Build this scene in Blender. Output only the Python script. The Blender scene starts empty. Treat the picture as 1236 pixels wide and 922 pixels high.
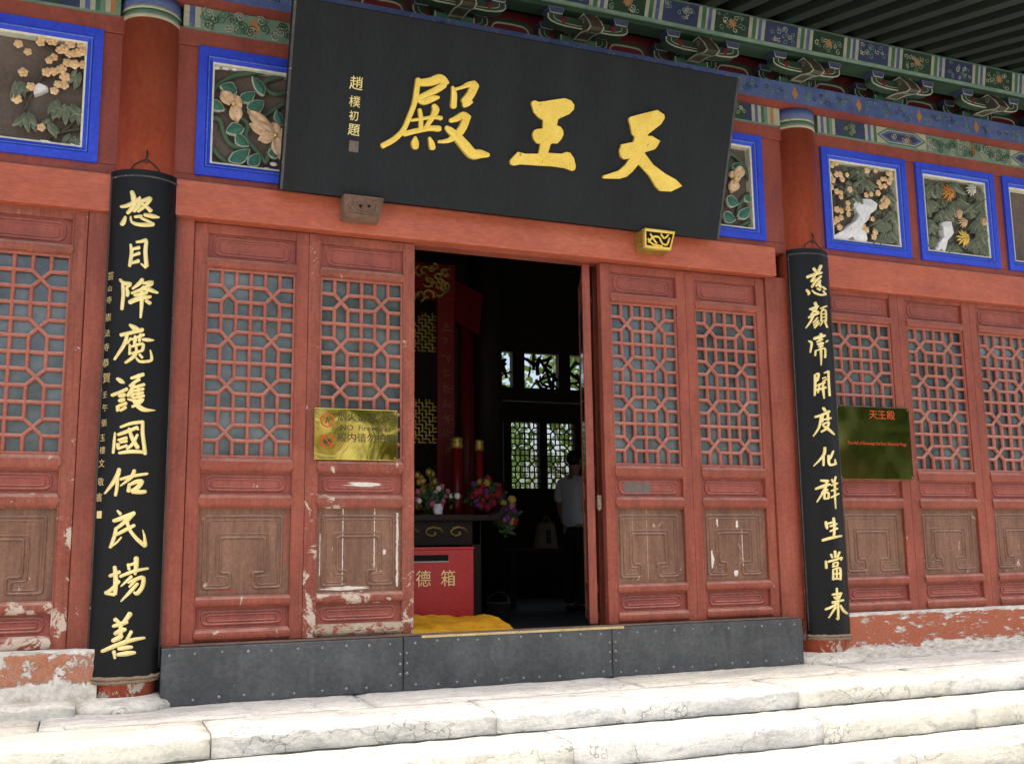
import bpy, bmesh, math, random
from mathutils import Vector, Matrix
random.seed(7)
R = math.radians
sc = bpy.context.scene
C = sc.collection

# ------------------------------------------------------------------ camera
CAMZ, D0 = 0.875, 6.3            # eye height above the porch floor, distance to the facade plane Y = 0
F_PX, YAW, PITCH, ROLL = 1254.2, 0.3911, 0.15857, -0.012476
CX, CY, PW, PH = 618.0, 454.5, 1236.0, 922.0
_f = Vector((math.sin(YAW)*math.cos(PITCH), math.cos(YAW)*math.cos(PITCH), math.sin(PITCH)))
_r0 = Vector((math.cos(YAW), -math.sin(YAW), 0)); _u0 = _r0.cross(_f)
_r = _r0*math.cos(ROLL) + _u0*math.sin(ROLL)
_u = -_r0*math.sin(ROLL) + _u0*math.cos(ROLL)
CAM = Vector((0, -D0, CAMZ))
cd = bpy.data.cameras.new('camera'); cam = bpy.data.objects.new('camera', cd); C.objects.link(cam)
M = Matrix((_r, _u, -_f)).transposed().to_4x4(); M.translation = CAM
cam.matrix_world = M
cd.sensor_fit = 'HORIZONTAL'; cd.sensor_width = 36; cd.lens = 36*F_PX/PW
cd.shift_y = -(PH/2-CY)/PW; cd.clip_start = .05; cd.clip_end = 500
sc.camera = cam

# ------------------------------------------------------------------ sky, sun, exposure
SUN_EL, SUN_AZ = 77, 205          # azimuth measured from +Y towards +X (sun in front of the facade, a little left)
w = bpy.data.worlds.new('World'); sc.world = w; w.use_nodes = True
nt = w.node_tree; bg = nt.nodes['Background']
sky = nt.nodes.new('ShaderNodeTexSky'); sky.sky_type = 'NISHITA'; sky.sun_disc = False
sky.sun_elevation = R(SUN_EL); sky.sun_rotation = R(SUN_AZ); sky.dust_density = 6; sky.air_density = .8; sky.ozone_density = .6
nt.links.new(sky.outputs[0], bg.inputs[0]); bg.inputs[1].default_value = .15
sl = bpy.data.lights.new('sun', 'SUN'); sl.energy = 1.5; sl.angle = R(14); sl.color = (1, .95, .87)
so = bpy.data.objects.new('sun', sl); C.objects.link(so)
sd = Vector((math.sin(R(SUN_AZ))*math.cos(R(SUN_EL)), math.cos(R(SUN_AZ))*math.cos(R(SUN_EL)), math.sin(R(SUN_EL))))
so.rotation_euler = sd.to_track_quat('Z', 'Y').to_euler(); so.location = (0, -8, 12)
vs = sc.view_settings
vs.view_transform = 'Standard'; vs.look = 'None'; vs.gamma = 1; vs.use_curve_mapping = False
vs.exposure = 1.3
try:
    vs.use_white_balance = True; vs.white_balance_temperature = 6900; vs.white_balance_tint = 8
except Exception: pass

# ------------------------------------------------------------------ measuring: photo pixel -> point
def ray(x, y): return _r*((x-CX)/F_PX) - _u*((y-CY)/F_PX) + _f
def pix(x, y, Y=0.):
    d = ray(x, y); return CAM + d*((D0+Y)/d.y)
def KX(u, Y): return u*(1+Y/D0)                    # facade coordinate seen on Y = 0 -> x on the plane Y
def KZ(v, Y): return CAMZ + v*(1+Y/D0)

# ------------------------------------------------------------------ materials
def new_mat(name):
    m = bpy.data.materials.new(name); m.use_nodes = True
    n = m.node_tree; b = n.nodes['Principled BSDF']
    return m, n, b
def lk(n, a, b): n.links.new(a, b)
def pos(n, scale=(1, 1, 1)):
    g = n.nodes.new('ShaderNodeNewGeometry'); mp = n.nodes.new('ShaderNodeMapping')
    mp.inputs['Scale'].default_value = scale
    lk(n, g.outputs['Position'], mp.inputs['Vector']); return mp.outputs[0]
def noise(n, vec, scale, detail=5, rough=.6, dist=0):
    t = n.nodes.new('ShaderNodeTexNoise'); t.inputs['Scale'].default_value = scale
    t.inputs['Detail'].default_value = detail; t.inputs['Roughness'].default_value = rough
    t.inputs['Distortion'].default_value = dist
    lk(n, vec, t.inputs['Vector']); return t.outputs['Fac']
def ramp(n, fac, stops):
    r = n.nodes.new('ShaderNodeValToRGB'); e = r.color_ramp.elements
    while len(e) < len(stops): e.new(.5)
    for i, (p, c) in enumerate(stops):
        e[i].position = p; e[i].color = (c, c, c, 1) if isinstance(c, (int, float)) else (*c, 1)
    lk(n, fac, r.inputs[0]); return r.outputs[0]
def mix(n, fac, a, b, mode='MIX'):
    m = n.nodes.new('ShaderNodeMix'); m.data_type = 'RGBA'; m.blend_type = mode
    for s, v in ((m.inputs[0], fac), (m.inputs[6], a), (m.inputs[7], b)):
        if hasattr(v, 'is_output') or hasattr(v, 'links'): lk(n, v, s)
        elif isinstance(v, (int, float)): s.default_value = v
        else: s.default_value = (*v, 1)
    return m.outputs[2]
def math_(n, op, a, b=0.):
    m = n.nodes.new('ShaderNodeMath'); m.operation = op
    for s, v in ((m.inputs[0], a), (m.inputs[1], b)):
        if hasattr(v, 'links'): lk(n, v, s)
        else: s.default_value = v
    return m.outputs[0]
def bump(n, b, h, strength=.3, dist=.01):
    k = n.nodes.new('ShaderNodeBump'); k.inputs['Strength'].default_value = strength; k.inputs['Distance'].default_value = dist
    lk(n, h, k.inputs['Height']); lk(n, k.outputs[0], b.inputs['Normal'])

def paint(name, c1, c2, chip=None, chip_lo=.66, rough=.55, sc_=(1, 1, 1), seed=0., bstr=.25, low_wear=0., metal=0., spec=.35, grain=0., grime=0., dust_highlight=None):
    """painted or worn surface: two tones, fine mottling, chips of another colour (more of them near the ground if low_wear)"""
    m, n, b = new_mat(name)
    p = pos(n, sc_)
    off = n.nodes.new('ShaderNodeVectorMath'); off.operation = 'ADD'; lk(n, p, off.inputs[0]); off.inputs[1].default_value = (seed*3.1, seed*1.7, seed*2.3)
    p = off.outputs[0]
    big = noise(n, p, 2.2, 6, .62); fine = noise(n, p, 38, 4, .65)
    col = mix(n, ramp(n, big, [(.35, 0.), (.65, 1.)]), c1, c2)
    col = mix(n, .35, col, mix(n, ramp(n, fine, [(.3, 0.), (.7, 1.)]), tuple(x*.62 for x in c1), tuple(min(1, x*1.35) for x in c2)))
    if grain:
        gp = n.nodes.new('ShaderNodeMapping'); gp.inputs['Scale'].default_value = (90, 90, 3); lk(n, p, gp.inputs['Vector'])
        g = noise(n, gp.outputs[0], 1., 4, .6)
        col = mix(n, math_(n, 'MULTIPLY', ramp(n, g, [(.45, 0.), (.7, 1.)]), grain), col, tuple(x*.45 for x in c1))
    h = fine
    if grime:
        gq = n.nodes.new('ShaderNodeMapping'); gq.inputs['Scale'].default_value = (7, 7, 1.6); lk(n, p, gq.inputs['Vector'])
        gg = noise(n, gq.outputs[0], 1., 7, .7, .5)
        col = mix(n, math_(n, 'MULTIPLY', ramp(n, gg, [(.42, 0.), (.66, 1.)]), grime), col, tuple(x*.42+.01 for x in c1))
    if dust_highlight:  # pale mix on upward faces: ledge dust plus highlights painted into the colour
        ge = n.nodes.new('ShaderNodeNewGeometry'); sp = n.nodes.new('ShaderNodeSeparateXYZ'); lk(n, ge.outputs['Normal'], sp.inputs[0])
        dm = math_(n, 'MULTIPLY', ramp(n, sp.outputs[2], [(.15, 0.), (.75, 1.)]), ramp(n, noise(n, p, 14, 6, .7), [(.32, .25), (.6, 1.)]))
        col = mix(n, math_(n, 'MULTIPLY', dm, .8), col, dust_highlight)
    if chip:
        c = noise(n, p, 9, 8, .72, .6)
        if low_wear:
            g = n.nodes.new('ShaderNodeNewGeometry'); s = n.nodes.new('ShaderNodeSeparateXYZ'); lk(n, g.outputs['Position'], s.inputs[0])
            mr = n.nodes.new('ShaderNodeMapRange'); mr.inputs[1].default_value = 1.5; mr.inputs[2].default_value = .2
            mr.inputs[3].default_value = 0; mr.inputs[4].default_value = low_wear; lk(n, s.outputs[2], mr.inputs[0])
            c = math_(n, 'ADD', c, mr.outputs[0])
        cm = ramp(n, c, [(chip_lo, 0.), (chip_lo+.025, 1.)])
        col = mix(n, cm, col, chip)
        h = math_(n, 'SUBTRACT', fine, cm)
    lk(n, col, b.inputs['Base Color'])
    rr = n.nodes.new('ShaderNodeMapRange'); rr.inputs[3].default_value = rough-.12; rr.inputs[4].default_value = min(1, rough+.15); lk(n, big, rr.inputs[0])
    lk(n, rr.outputs[0], b.inputs['Roughness'])
    b.inputs['Metallic'].default_value = metal; b.inputs['Specular IOR Level'].default_value = spec
    bump(n, b, h, bstr, .004)
    return m

MT = {}
MT['red'] = paint('red_door_paint', (.25, .048, .027), (.35, .095, .058), (.58, .44, .36), .685, .5, seed=1, low_wear=.05, grain=.3, grime=.5, dust_highlight=(.50, .30, .24))
MT['red_worn'] = paint('red_worn_paint', (.24, .050, .028), (.36, .11, .07), (.55, .45, .36), .63, .6, seed=3, low_wear=.14, grain=.45, grime=.5, dust_highlight=(.52, .36, .29))
MT['lattice'] = paint('red_lattice_paint', (.36, .095, .062), (.45, .16, .115), (.55, .42, .35), .70, .5, seed=2, grime=.3, dust_highlight=(.60, .42, .35))
MT['beam'] = paint('red_beam_paint', (.40, .080, .038), (.50, .135, .075), (.5, .32, .26), .80, .42, (.5, 1, 2.4), 4, .12, grime=.3, dust_highlight=(.5, .28, .2))
MT['column'] = paint('red_column_paint', (.40, .062, .028), (.48, .108, .05), (.62, .55, .48), .73, .42, (1, 1, .7), 5, .15, low_wear=.19, grime=.25)
MT['red_board'] = paint('dull_red_board', (.23, .046, .032), (.30, .072, .05), None, rough=.6, seed=6, grime=.4)
MT['panel'] = paint('brown_worn_panel', (.17, .078, .048), (.28, .15, .10), (.62, .54, .45), .66, .72, (1.6, 1, .8), 8, .35, low_wear=.04, grain=.28, grime=.55, dust_highlight=(.45, .33, .26))
MT['panel_red'] = paint('red_worn_panel', (.26, .058, .044), (.33, .09, .066), (.60, .5, .40), .70, .6, (1.5, 1, 1), 9, .3, low_wear=.02, grime=.4, dust_highlight=(.5, .3, .24))
MT['chip_pale'] = paint('pale_bare_patch', (.58, .53, .46), (.74, .69, .62), (.3, .16, .11), .60, .8, (4, 4, 4), 2)
MT['chip_tan'] = paint('tan_filler', (.36, .25, .17), (.45, .33, .23), None, rough=.8)
MT['bare_wood'] = paint('bare_weathered_wood', (.36, .28, .20), (.50, .42, .32), (.27, .08, .05), .53, .75, (2, 2, 4), 5, .3, grain=.3)
MT['blue'] = paint('blue_paint', (.012, .035, .48), (.028, .075, .62), (.5, .52, .6), .755, .5, seed=2)
MT['blue_light'] = paint('light_blue_line', (.05, .12, .50), (.10, .20, .60), None, rough=.5, seed=2)
MT['cream'] = paint('cream_border', (.55, .55, .44), (.68, .67, .56), None, rough=.6)
MT['backing'] = paint('brown_backing', (.10, .075, .062), (.15, .115, .095), None, rough=.8, seed=3)
MT['black'] = paint('black_lacquer', (.0035, .004, .005), (.008, .009, .010), (.16, .15, .12), .78, .42, (2, 2, .5), 4, .1, spec=.22)
MT['board'] = paint('grey_black_board', (.0065, .008, .0105), (.015, .018, .021), (.045, .047, .045), .70, .52, (1.8, 1, .35), 5, .12, spec=.2, grime=.4)
MT['board_edge'] = paint('worn_black_edge', (.03, .03, .03), (.085, .082, .075), (.40, .35, .27), .63, .7, (3, 3, 3), 7)
MT['gold'] = paint('gilt', (.74, .46, .06), (.90, .64, .14), (.22, .12, .03), .635, .42, (3, 3, 3), 3, .35, metal=.35, spec=.5)
MT['gilt_pale'] = paint('pale_gilt', (.82, .62, .22), (.95, .78, .38), (.55, .36, .12), .72, .45, (3, 3, 3), 6, .2, metal=.2)
MT['gilt_dim'] = paint('dim_gilt', (.45, .33, .13), (.62, .48, .22), (.1, .08, .04), .60, .5, (8, 8, 8), 6, .2)
MT['worn_gilt'] = paint('worn_dim_gilt', (.12, .06, .02), (.22, .12, .04), None, rough=.6)
MT['gold_old'] = paint('old_gilt', (.30, .20, .04), (.52, .37, .09), (.03, .02, .01), .58, .4, (4, 4, 4), 2, .5, metal=.55)
MT['green'] = paint('carved_green', (.040, .085, .05), (.085, .13, .085), (.30, .33, .26), .66, .65, (3, 3, 3), 5)
MT['leaf_green'] = paint('leaf_green', (.022, .105, .075), (.05, .16, .11), None, rough=.6, seed=5)
MT['bamboo'] = paint('dusty_bamboo_green', (.085, .115, .07), (.15, .175, .115), None, rough=.7, seed=8)
MT['pale_edge'] = paint('pale_leaf_edge', (.33, .38, .30), (.44, .48, .39), None, rough=.7)
MT['petal'] = paint('peach_petal', (.60, .36, .20), (.76, .55, .36), None, rough=.65, seed=2)
MT['petal_orange'] = paint('orange_petal', (.52, .19, .04), (.62, .27, .07), None, rough=.65, seed=2)
MT['petal_yellow'] = paint('yellow_petal', (.72, .45, .07), (.82, .58, .15), None, rough=.65, seed=2)
MT['white_rock'] = paint('white_carving', (.62, .62, .64), (.78, .78, .8), (.35, .35, .36), .72, .65, seed=2)
MT['metal'] = paint('zinc_sheet', (.050, .056, .062), (.115, .122, .128), (.22, .25, .28), .665, .42, (1, 1, 1.3), 2, .1, metal=.4, spec=.5, grime=.5)
MT['ledge'] = paint('grey_brown_ledge', (.16, .11, .09), (.24, .17, .14), None, rough=.8, seed=4, grime=.4)
MT['rivet'] = paint('zinc_rivet', (.22, .23, .24), (.32, .33, .33), None, rough=.35, metal=.7)
MT['brass_edge'] = paint('worn_brass_edge', (.52, .38, .16), (.72, .57, .3), (.25, .22, .16), .63, .3, (3, 3, 3), 2, .2, metal=.8)
MT['plaster'] = None
MT['iron'] = paint('dark_iron', (.03, .028, .026), (.06, .055, .05), None, rough=.6, metal=.4)
MT['old_wood'] = paint('old_bare_wood', (.17, .115, .075), (.30, .22, .15), (.5, .42, .26), .68, .7, (3, 3, 3), 4)
MT['rest_wood'] = paint('worn_brown_rest', (.13, .07, .045), (.24, .15, .105), (.45, .38, .25), .66, .65, (4, 4, 4), 4, grime=.4)
MT['grey_plate'] = paint('grey_brown_plate', (.11, .085, .075), (.15, .12, .105), None, rough=.5)
# painted timber
MT['p_green'] = paint('painted_green', (.028, .10, .062), (.06, .16, .10), (.05, .045, .035), .64, .7, (4, 4, 4), 1)
MT['bamboo_edge'] = paint('dusty_leaf_edge', (.22, .25, .18), (.32, .34, .26), None, rough=.75)
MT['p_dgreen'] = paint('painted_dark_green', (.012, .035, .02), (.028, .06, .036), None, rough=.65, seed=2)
MT['rafter_dark'] = paint('shaded_green_rafter', (.008, .016, .011), (.018, .028, .02), None, rough=.75, seed=2)  # green darkened to carry the deep shade under the eave
MT['p_blue'] = paint('painted_blue', (.035, .065, .20), (.09, .13, .29), (.20, .21, .2), .60, .6, (4, 4, 4), 3)
MT['p_dblue'] = paint('painted_dark_blue', (.02, .03, .075), (.04, .055, .12), None, rough=.6, seed=3)
MT['p_white'] = paint('painted_white', (.26, .27, .20), (.42, .43, .33), (.08, .075, .055), .64, .7, (4, 4, 4), 4)
MT['p_teal'] = paint('painted_pale_teal', (.09, .17, .13), (.17, .25, .19), (.05, .05, .04), .62, .7, (4, 4, 4), 5)
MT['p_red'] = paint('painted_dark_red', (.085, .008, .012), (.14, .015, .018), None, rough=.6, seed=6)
MT['p_orange'] = paint('painted_orange', (.30, .13, .05), (.38, .20, .08), None, rough=.7, seed=7)
MT['p_brown'] = paint('dusty_brown', (.05, .042, .03), (.085, .072, .05), None, rough=.7, seed=7)
# interior
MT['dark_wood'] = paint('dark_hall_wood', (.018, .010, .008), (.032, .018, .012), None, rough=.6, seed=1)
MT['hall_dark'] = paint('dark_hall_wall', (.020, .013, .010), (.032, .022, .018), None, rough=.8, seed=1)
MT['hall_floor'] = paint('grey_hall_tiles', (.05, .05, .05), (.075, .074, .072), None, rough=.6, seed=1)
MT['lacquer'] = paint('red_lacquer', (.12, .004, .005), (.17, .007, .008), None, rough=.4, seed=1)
MT['box_red'] = paint('red_box_paint', (.40, .010, .012), (.46, .016, .018), None, rough=.38, seed=1, spec=.5, bstr=.05)
MT['yellow_cloth'] = paint('yellow_cloth', (.70, .22, .008), (.92, .54, .03), None, rough=.75, seed=1, sc_=(3, 5, 4), bstr=.5)
MT['shirt'] = paint('white_shirt_cloth', (.72, .74, .82), (.80, .82, .88), None, rough=.8, seed=1)
MT['trousers'] = paint('dark_trousers', (.008, .009, .014), (.014, .015, .02), None, rough=.8)
MT['skin'] = paint('skin', (.36, .19, .12), (.42, .23, .15), None, rough=.55)
MT['hair'] = paint('black_hair', (.006, .005, .005), (.012, .010, .01), None, rough=.5)
MT['tan'] = paint('tan_canvas', (.22, .17, .11), (.32, .25, .17), None, rough=.8, seed=3)
MT['white_pot'] = paint('white_ceramic', (.6, .64, .64), (.72, .75, .75), None, rough=.25)
MT['f_white'] = paint('white_flower', (.6, .58, .5), (.75, .72, .62), None, rough=.7)
MT['f_pink'] = paint('pink_flower', (.36, .05, .14), (.46, .12, .22), None, rough=.7)
MT['f_red'] = paint('crimson_flower', (.22, .008, .018), (.30, .016, .03), None, rough=.7)
MT['f_purple'] = paint('purple_flower', (.10, .02, .12), (.16, .04, .18), None, rough=.7)
MT['f_yellow'] = paint('yellow_flower', (.34, .24, .02), (.44, .33, .05), None, rough=.7)
MT['f_leaf'] = paint('flower_leaf', (.02, .06, .02), (.045, .10, .035), None, rough=.6)
MT['sole'] = paint('black_shoe', (.012, .011, .011), (.02, .019, .018), None, rough=.35)

def m_brass(name, base, rough, tint):
    m, n, b = new_mat(name); p = pos(n)
    f = noise(n, p, 5, 5, .6, .8)
    lk(n, mix(n, ramp(n, f, [(.35, 0.), (.65, 1.)]), base, tint), b.inputs['Base Color'])
    b.inputs['Metallic'].default_value = 1; b.inputs['Roughness'].default_value = rough
    bump(n, b, noise(n, p, 2.2, 1, .4), .4, .06)
    return m
MT['brass'] = m_brass('polished_brass', (.86, .62, .16), .05, (.62, .43, .09))
MT['brass_green'] = m_brass('dull_gold_mirror', (.22, .20, .055), .10, (.12, .13, .04))
def m_glass(name, c1, c2, rough):
    m, n, b = new_mat(name); p = pos(n)
    f = noise(n, p, 3.3, 5, .65)
    lk(n, mix(n, ramp(n, f, [(.35, 0.), (.65, 1.)]), c1, c2), b.inputs['Base Color'])
    b.inputs['Roughness'].default_value = rough; b.inputs['Specular IOR Level'].default_value = .8
    bump(n, b, noise(n, p, 5, 2, .5), .08, .02)
    return m
MT['pane'] = m_glass('dusty_window_pane', (.030, .040, .042), (.13, .16, .165), .08)
MT['print_dark'] = paint('dark_print', (.03, .02, .01), (.05, .03, .015), None, rough=.5)
MT['print_red'] = paint('red_print', (.50, .05, .012), (.62, .09, .02), None, rough=.5)
MT['slot'] = paint('black_slot', (.003, .003, .003), (.005, .005, .005), None, rough=.9)

def m_stone(name, c1, c2, c3, seed):
    m, n, b = new_mat(name); p = pos(n)
    off = n.nodes.new('ShaderNodeVectorMath'); off.operation = 'ADD'; lk(n, p, off.inputs[0]); off.inputs[1].default_value = (seed, seed*.7, 0); p = off.outputs[0]
    st = n.nodes.new('ShaderNodeMapping'); st.inputs['Scale'].default_value = (.7, 2.6, 2); st.inputs['Rotation'].default_value = (0, 0, .25); lk(n, p, st.inputs['Vector'])
    a = noise(n, st.outputs[0], 2.1, 9, .72, 1.1); f = noise(n, p, 45, 5, .7); g = noise(n, st.outputs[0], 7, 8, .75, .4)
    col = mix(n, ramp(n, a, [(.38, 0.), (.56, 1.)]), c1, c2)
    col = mix(n, math_(n, 'MULTIPLY', ramp(n, g, [(.54, 0.), (.68, 1.)]), .75), col, c3)
    v = n.nodes.new('ShaderNodeTexVoronoi'); v.feature = 'DISTANCE_TO_EDGE'; v.inputs['Scale'].default_value = 1.1
    vm = n.nodes.new('ShaderNodeVectorMath'); vm.operation = 'ADD'; lk(n, st.outputs[0], vm.inputs[0])
    nn = n.nodes.new('ShaderNodeTexNoise'); nn.inputs['Scale'].default_value = 5; nn.inputs['Detail'].default_value = 6; lk(n, p, nn.inputs['Vector']); lk(n, nn.outputs['Color'], vm.inputs[1])
    lk(n, vm.outputs[0], v.inputs['Vector'])
    cr = ramp(n, v.outputs['Distance'], [(.0, 1.), (.009, 0.)])
    col = mix(n, math_(n, 'MULTIPLY', cr, .7), col, (.16, .15, .12))
    col = mix(n, math_(n, 'MULTIPLY', ramp(n, f, [(.4, 0.), (.75, 1.)]), .35), col, tuple(x*.6 for x in c3))
    lk(n, col, b.inputs['Base Color']); b.inputs['Roughness'].default_value = .8
    h = math_(n, 'ADD', math_(n, 'MULTIPLY', g, 1.5), math_(n, 'SUBTRACT', math_(n, 'MULTIPLY', f, .5), cr))
    bump(n, b, h, .55, .012); return m
MT['stone'] = m_stone('pale_worn_stone', (.50, .505, .49), (.74, .74, .71), (.25, .26, .27), 0)
MT['stone2'] = m_stone('pale_cream_stone', (.56, .55, .49), (.76, .75, .68), (.30, .30, .28), 5)
MT['ground'] = m_stone('courtyard_stone', (.36, .36, .34), (.44, .44, .41), (.25, .25, .25), 9)

def m_plaster(name, top, lo=.64, flk=.61, st=1., ra=(.36, .12, .06), rb=(.48, .23, .145)):
    m, n, b = new_mat(name); p = pos(n, (1, 1, st))
    g = n.nodes.new('ShaderNodeNewGeometry'); s = n.nodes.new('ShaderNodeSeparateXYZ'); lk(n, g.outputs['Position'], s.inputs[0])
    a = noise(n, p, 5, 9, .7, .5); f = noise(n, p, 40, 4, .7)
    red = mix(n, ramp(n, f, [(.3, 0.), (.7, 1.)]), ra, rb)
    wh = mix(n, ramp(n, noise(n, p, 16, 7, .7), [(.35, 0.), (.62, 1.)]), (.42, .38, .31), (.74, .71, .66))
    # flaking: the lower the more plaster shows, and a bare ledge at the top
    hgt = math_(n, 'ADD', math_(n, 'MULTIPLY', a, .26), s.outputs[2])
    low = ramp(n, math_(n, 'MULTIPLY', hgt, 1/top), [(lo-.02, 1.), (lo+.02, 0.)])
    led = ramp(n, math_(n, 'MULTIPLY', math_(n, 'SUBTRACT', s.outputs[2], math_(n, 'MULTIPLY', a, .07)), 1/top), [(.83, 0.), (.85, 1.)])
    fl = ramp(n, noise(n, p, 9, 8, .72), [(flk-.015, 0.), (flk+.015, 1.)])
    mk = math_(n, 'MAXIMUM', math_(n, 'MAXIMUM', low, led), fl)
    lk(n, mix(n, mk, red, wh), b.inputs['Base Color']); b.inputs['Roughness'].default_value = .85
    bump(n, b, math_(n, 'SUBTRACT', f, math_(n, 'MULTIPLY', mk, 1.5)), .6, .01); return m
MT['plaster'] = m_plaster('flaking_red_plaster', .33, .70, .575, 3.2, (.34, .085, .04), (.43, .14, .075))
MT['plaster_bad'] = m_plaster('badly_flaking_red_plaster', .33, .88, .55)
def m_leafy(name, c1, c2):
    m, n, b = new_mat(name); p = pos(n); f = noise(n, p, 1.3, 4, .6)
    lk(n, mix(n, ramp(n, f, [(.35, 0.), (.65, 1.)]), c1, c2), b.inputs['Base Color']); b.inputs['Roughness'].default_value = .6
    b.inputs['Subsurface Weight'].default_value = 0
    tr = n.nodes.new('ShaderNodeBsdfTranslucent'); tr.inputs[0].default_value = (.16, .26, .03, 1)
    ms = n.nodes.new('ShaderNodeMixShader'); ms.inputs[0].default_value = .35
    out = n.nodes['Material Output']; lk(n, b.outputs[0], ms.inputs[1]); lk(n, tr.outputs[0], ms.inputs[2]); lk(n, ms.outputs[0], out.inputs[0])
    return m
MT['foliage'] = m_leafy('tree_foliage', (.05, .10, .025), (.10, .17, .04))
MT['bark'] = paint('tree_bark', (.06, .045, .032), (.11, .085, .06), None, rough=.9)

# ------------------------------------------------------------------ mesh building
class MB:
    def __init__(s): s.v = []; s.f = []; s.m = []
    def add(s, v, f, mi=0):
        o = len(s.v); s.v += [tuple(p) for p in v]
        for q in f: s.f.append(tuple(i+o for i in q)); s.m.append(mi)
        return s
    def box(s, x0, x1, y0, y1, z0, z1, mi=0):
        v = [(x, y, z) for z in (z0, z1) for y in (y0, y1) for x in (x0, x1)]
        return s.add(v, [(0, 2, 3, 1), (4, 5, 7, 6), (0, 1, 5, 4), (2, 6, 7, 3), (0, 4, 6, 2), (1, 3, 7, 5)], mi)
    def tube(s, pts, r, n=6, mi=0, closed=False, flat=1., nrm=None):
        pts = [Vector(p) for p in pts]; N = len(pts); v = []
        for i, p in enumerate(pts):
            a = pts[(i-1) % N] if (closed or i > 0) else p; b = pts[(i+1) % N] if (closed or i < N-1) else p
            t = (b-a).normalized() if (b-a).length > 1e-9 else Vector((0, 0, 1))
            up = Vector(nrm) if nrm else (Vector((0, 1, 0)) if abs(t.y) < .9 else Vector((0, 0, 1)))
            e1 = up.cross(t).normalized(); e2 = t.cross(e1).normalized()
            rr = r[i] if isinstance(r, (list, tuple)) else r
            for k in range(n):
                q = 2*math.pi*k/n
                v.append(p + e1*math.cos(q)*rr + e2*math.sin(q)*rr*flat)
        f = []
        for i in range(N if closed else N-1):
            j = (i+1) % N
            for k in range(n):
                l = (k+1) % n; f.append((i*n+k, i*n+l, j*n+l, j*n+k))
        if not closed:
            f.append(tuple(range(n))[::-1]); f.append(tuple((N-1)*n+k for k in range(n)))
        return s.add(v, f, mi)
    def lathe(s, c, prof, n=24, mi=0, a0=0., a1=2*math.pi):
        full = abs(a1-a0-2*math.pi) < 1e-6; m = n if full else n+1; v = []
        for r, z in prof:
            for k in range(m):
                a = a0+(a1-a0)*k/n; v.append((c[0]+r*math.cos(a), c[1]+r*math.sin(a), c[2]+z))
        f = []
        for i in range(len(prof)-1):
            for k in range(n):
                l = (k+1) % m; f.append((i*m+k, i*m+l, (i+1)*m+l, (i+1)*m+k))
        if full:
            f.append(tuple(range(m))[::-1]); f.append(tuple((len(prof)-1)*m+k for k in range(m)))
        return s.add(v, f, mi)
    def bar(s, p, q, wd, dp, mi=0):
        """half-round lattice bar in a plane of constant y, front towards -y; p, q are (x, z), y0 is the back"""
        (x0, z0, y0), (x1, z1, _) = p, q
        dx, dz = x1-x0, z1-z0; L = math.hypot(dx, dz); nx, nz = -dz/L, dx/L
        prof = [(-.5, 0), (-.5, .45), (-.28, .85), (0, 1), (.28, .85), (.5, .45), (.5, 0)]
        v = []
        for (x, z) in ((x0, z0), (x1, z1)):
            for a, b in prof: v.append((x+nx*a*wd, y0-b*dp, z+nz*a*wd))
        n = len(prof)
        return s.add(v, [(k, k+1, n+k+1, n+k) for k in range(n-1)] + [tuple(range(n))[::-1], tuple(range(n, 2*n))], mi)
    def prism(s, poly, fn, d, mi=0, mi_side=None):
        """polygon (2d) -> fn(x, z, depth); front at depth 0, back at depth d"""
        n = len(poly); v = [fn(x, z, 0) for x, z in poly] + [fn(x, z, d) for x, z in poly]
        s.add(v, [tuple(range(n)), tuple(range(2*n-1, n-1, -1))], mi)
        s.add(v, [(k, n+k, n+(k+1) % n, (k+1) % n) for k in range(n)], mi if mi_side is None else mi_side)
        return s
    def ball(s, c, r, n=8, m=5, mi=0, sx=1, sy=1, sz=1):
        v = []
        for i in range(m+1):
            a = math.pi*i/m
            for k in range(n):
                q = 2*math.pi*k/n; v.append((c[0]+r*sx*math.sin(a)*math.cos(q), c[1]+r*sy*math.sin(a)*math.sin(q), c[2]+r*sz*math.cos(a)))
        return s.add(v, [(i*n+k, (i+1)*n+k, (i+1)*n+(k+1) % n, i*n+(k+1) % n) for i in range(m) for k in range(n)], mi)
    def build(s, name, mats, parent=None, smooth=False, bev=0., loc=None, recalc=True):
        me = bpy.data.meshes.new(name); me.from_pydata(s.v, [], s.f)
        if not isinstance(mats, (list, tuple)): mats = [mats]
        for m in mats: me.materials.append(MT[m] if isinstance(m, str) else m)
        if len(mats) > 1: me.polygons.foreach_set('material_index', s.m)
        if recalc:
            b = bmesh.new(); b.from_mesh(me); bmesh.ops.remove_doubles(b, verts=b.verts, dist=1e-6)
            bmesh.ops.recalc_face_normals(b, faces=b.faces); b.to_mesh(me); b.free()
        if smooth: me.polygons.foreach_set('use_smooth', [True]*len(me.polygons))
        o = bpy.data.objects.new(name, me); C.objects.link(o)
        if parent: o.parent = parent
        if loc: o.location = loc
        if bev: bv(o, bev)
        return o
def bv(o, wdt, seg=2):
    m = o.modifiers.new('bevel', 'BEVEL'); m.width = wdt; m.segments = seg; m.limit_method = 'ANGLE'; m.angle_limit = R(40)
    m.harden_normals = False
    return o
def tag(o, label, cat, group=None):
    o['label'] = label; o['category'] = cat
    if group: o['group'] = group
    return o
def thing(name, label, cat, loc=(0, 0, 0), group=None):
    o = bpy.data.objects.new(name, None); C.objects.link(o); o.location = loc; o.empty_display_size = .1
    return tag(o, label, cat, group)
def struct(o): o['kind'] = 'structure'; return o
def stuff(o): o['kind'] = 'stuff'; return o
def copy_tree(o, parent=None, **kw):
    c = o.copy(); C.objects.link(c); c.parent = parent
    for k in list(o.children): copy_tree(k, c)
    return c
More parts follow.
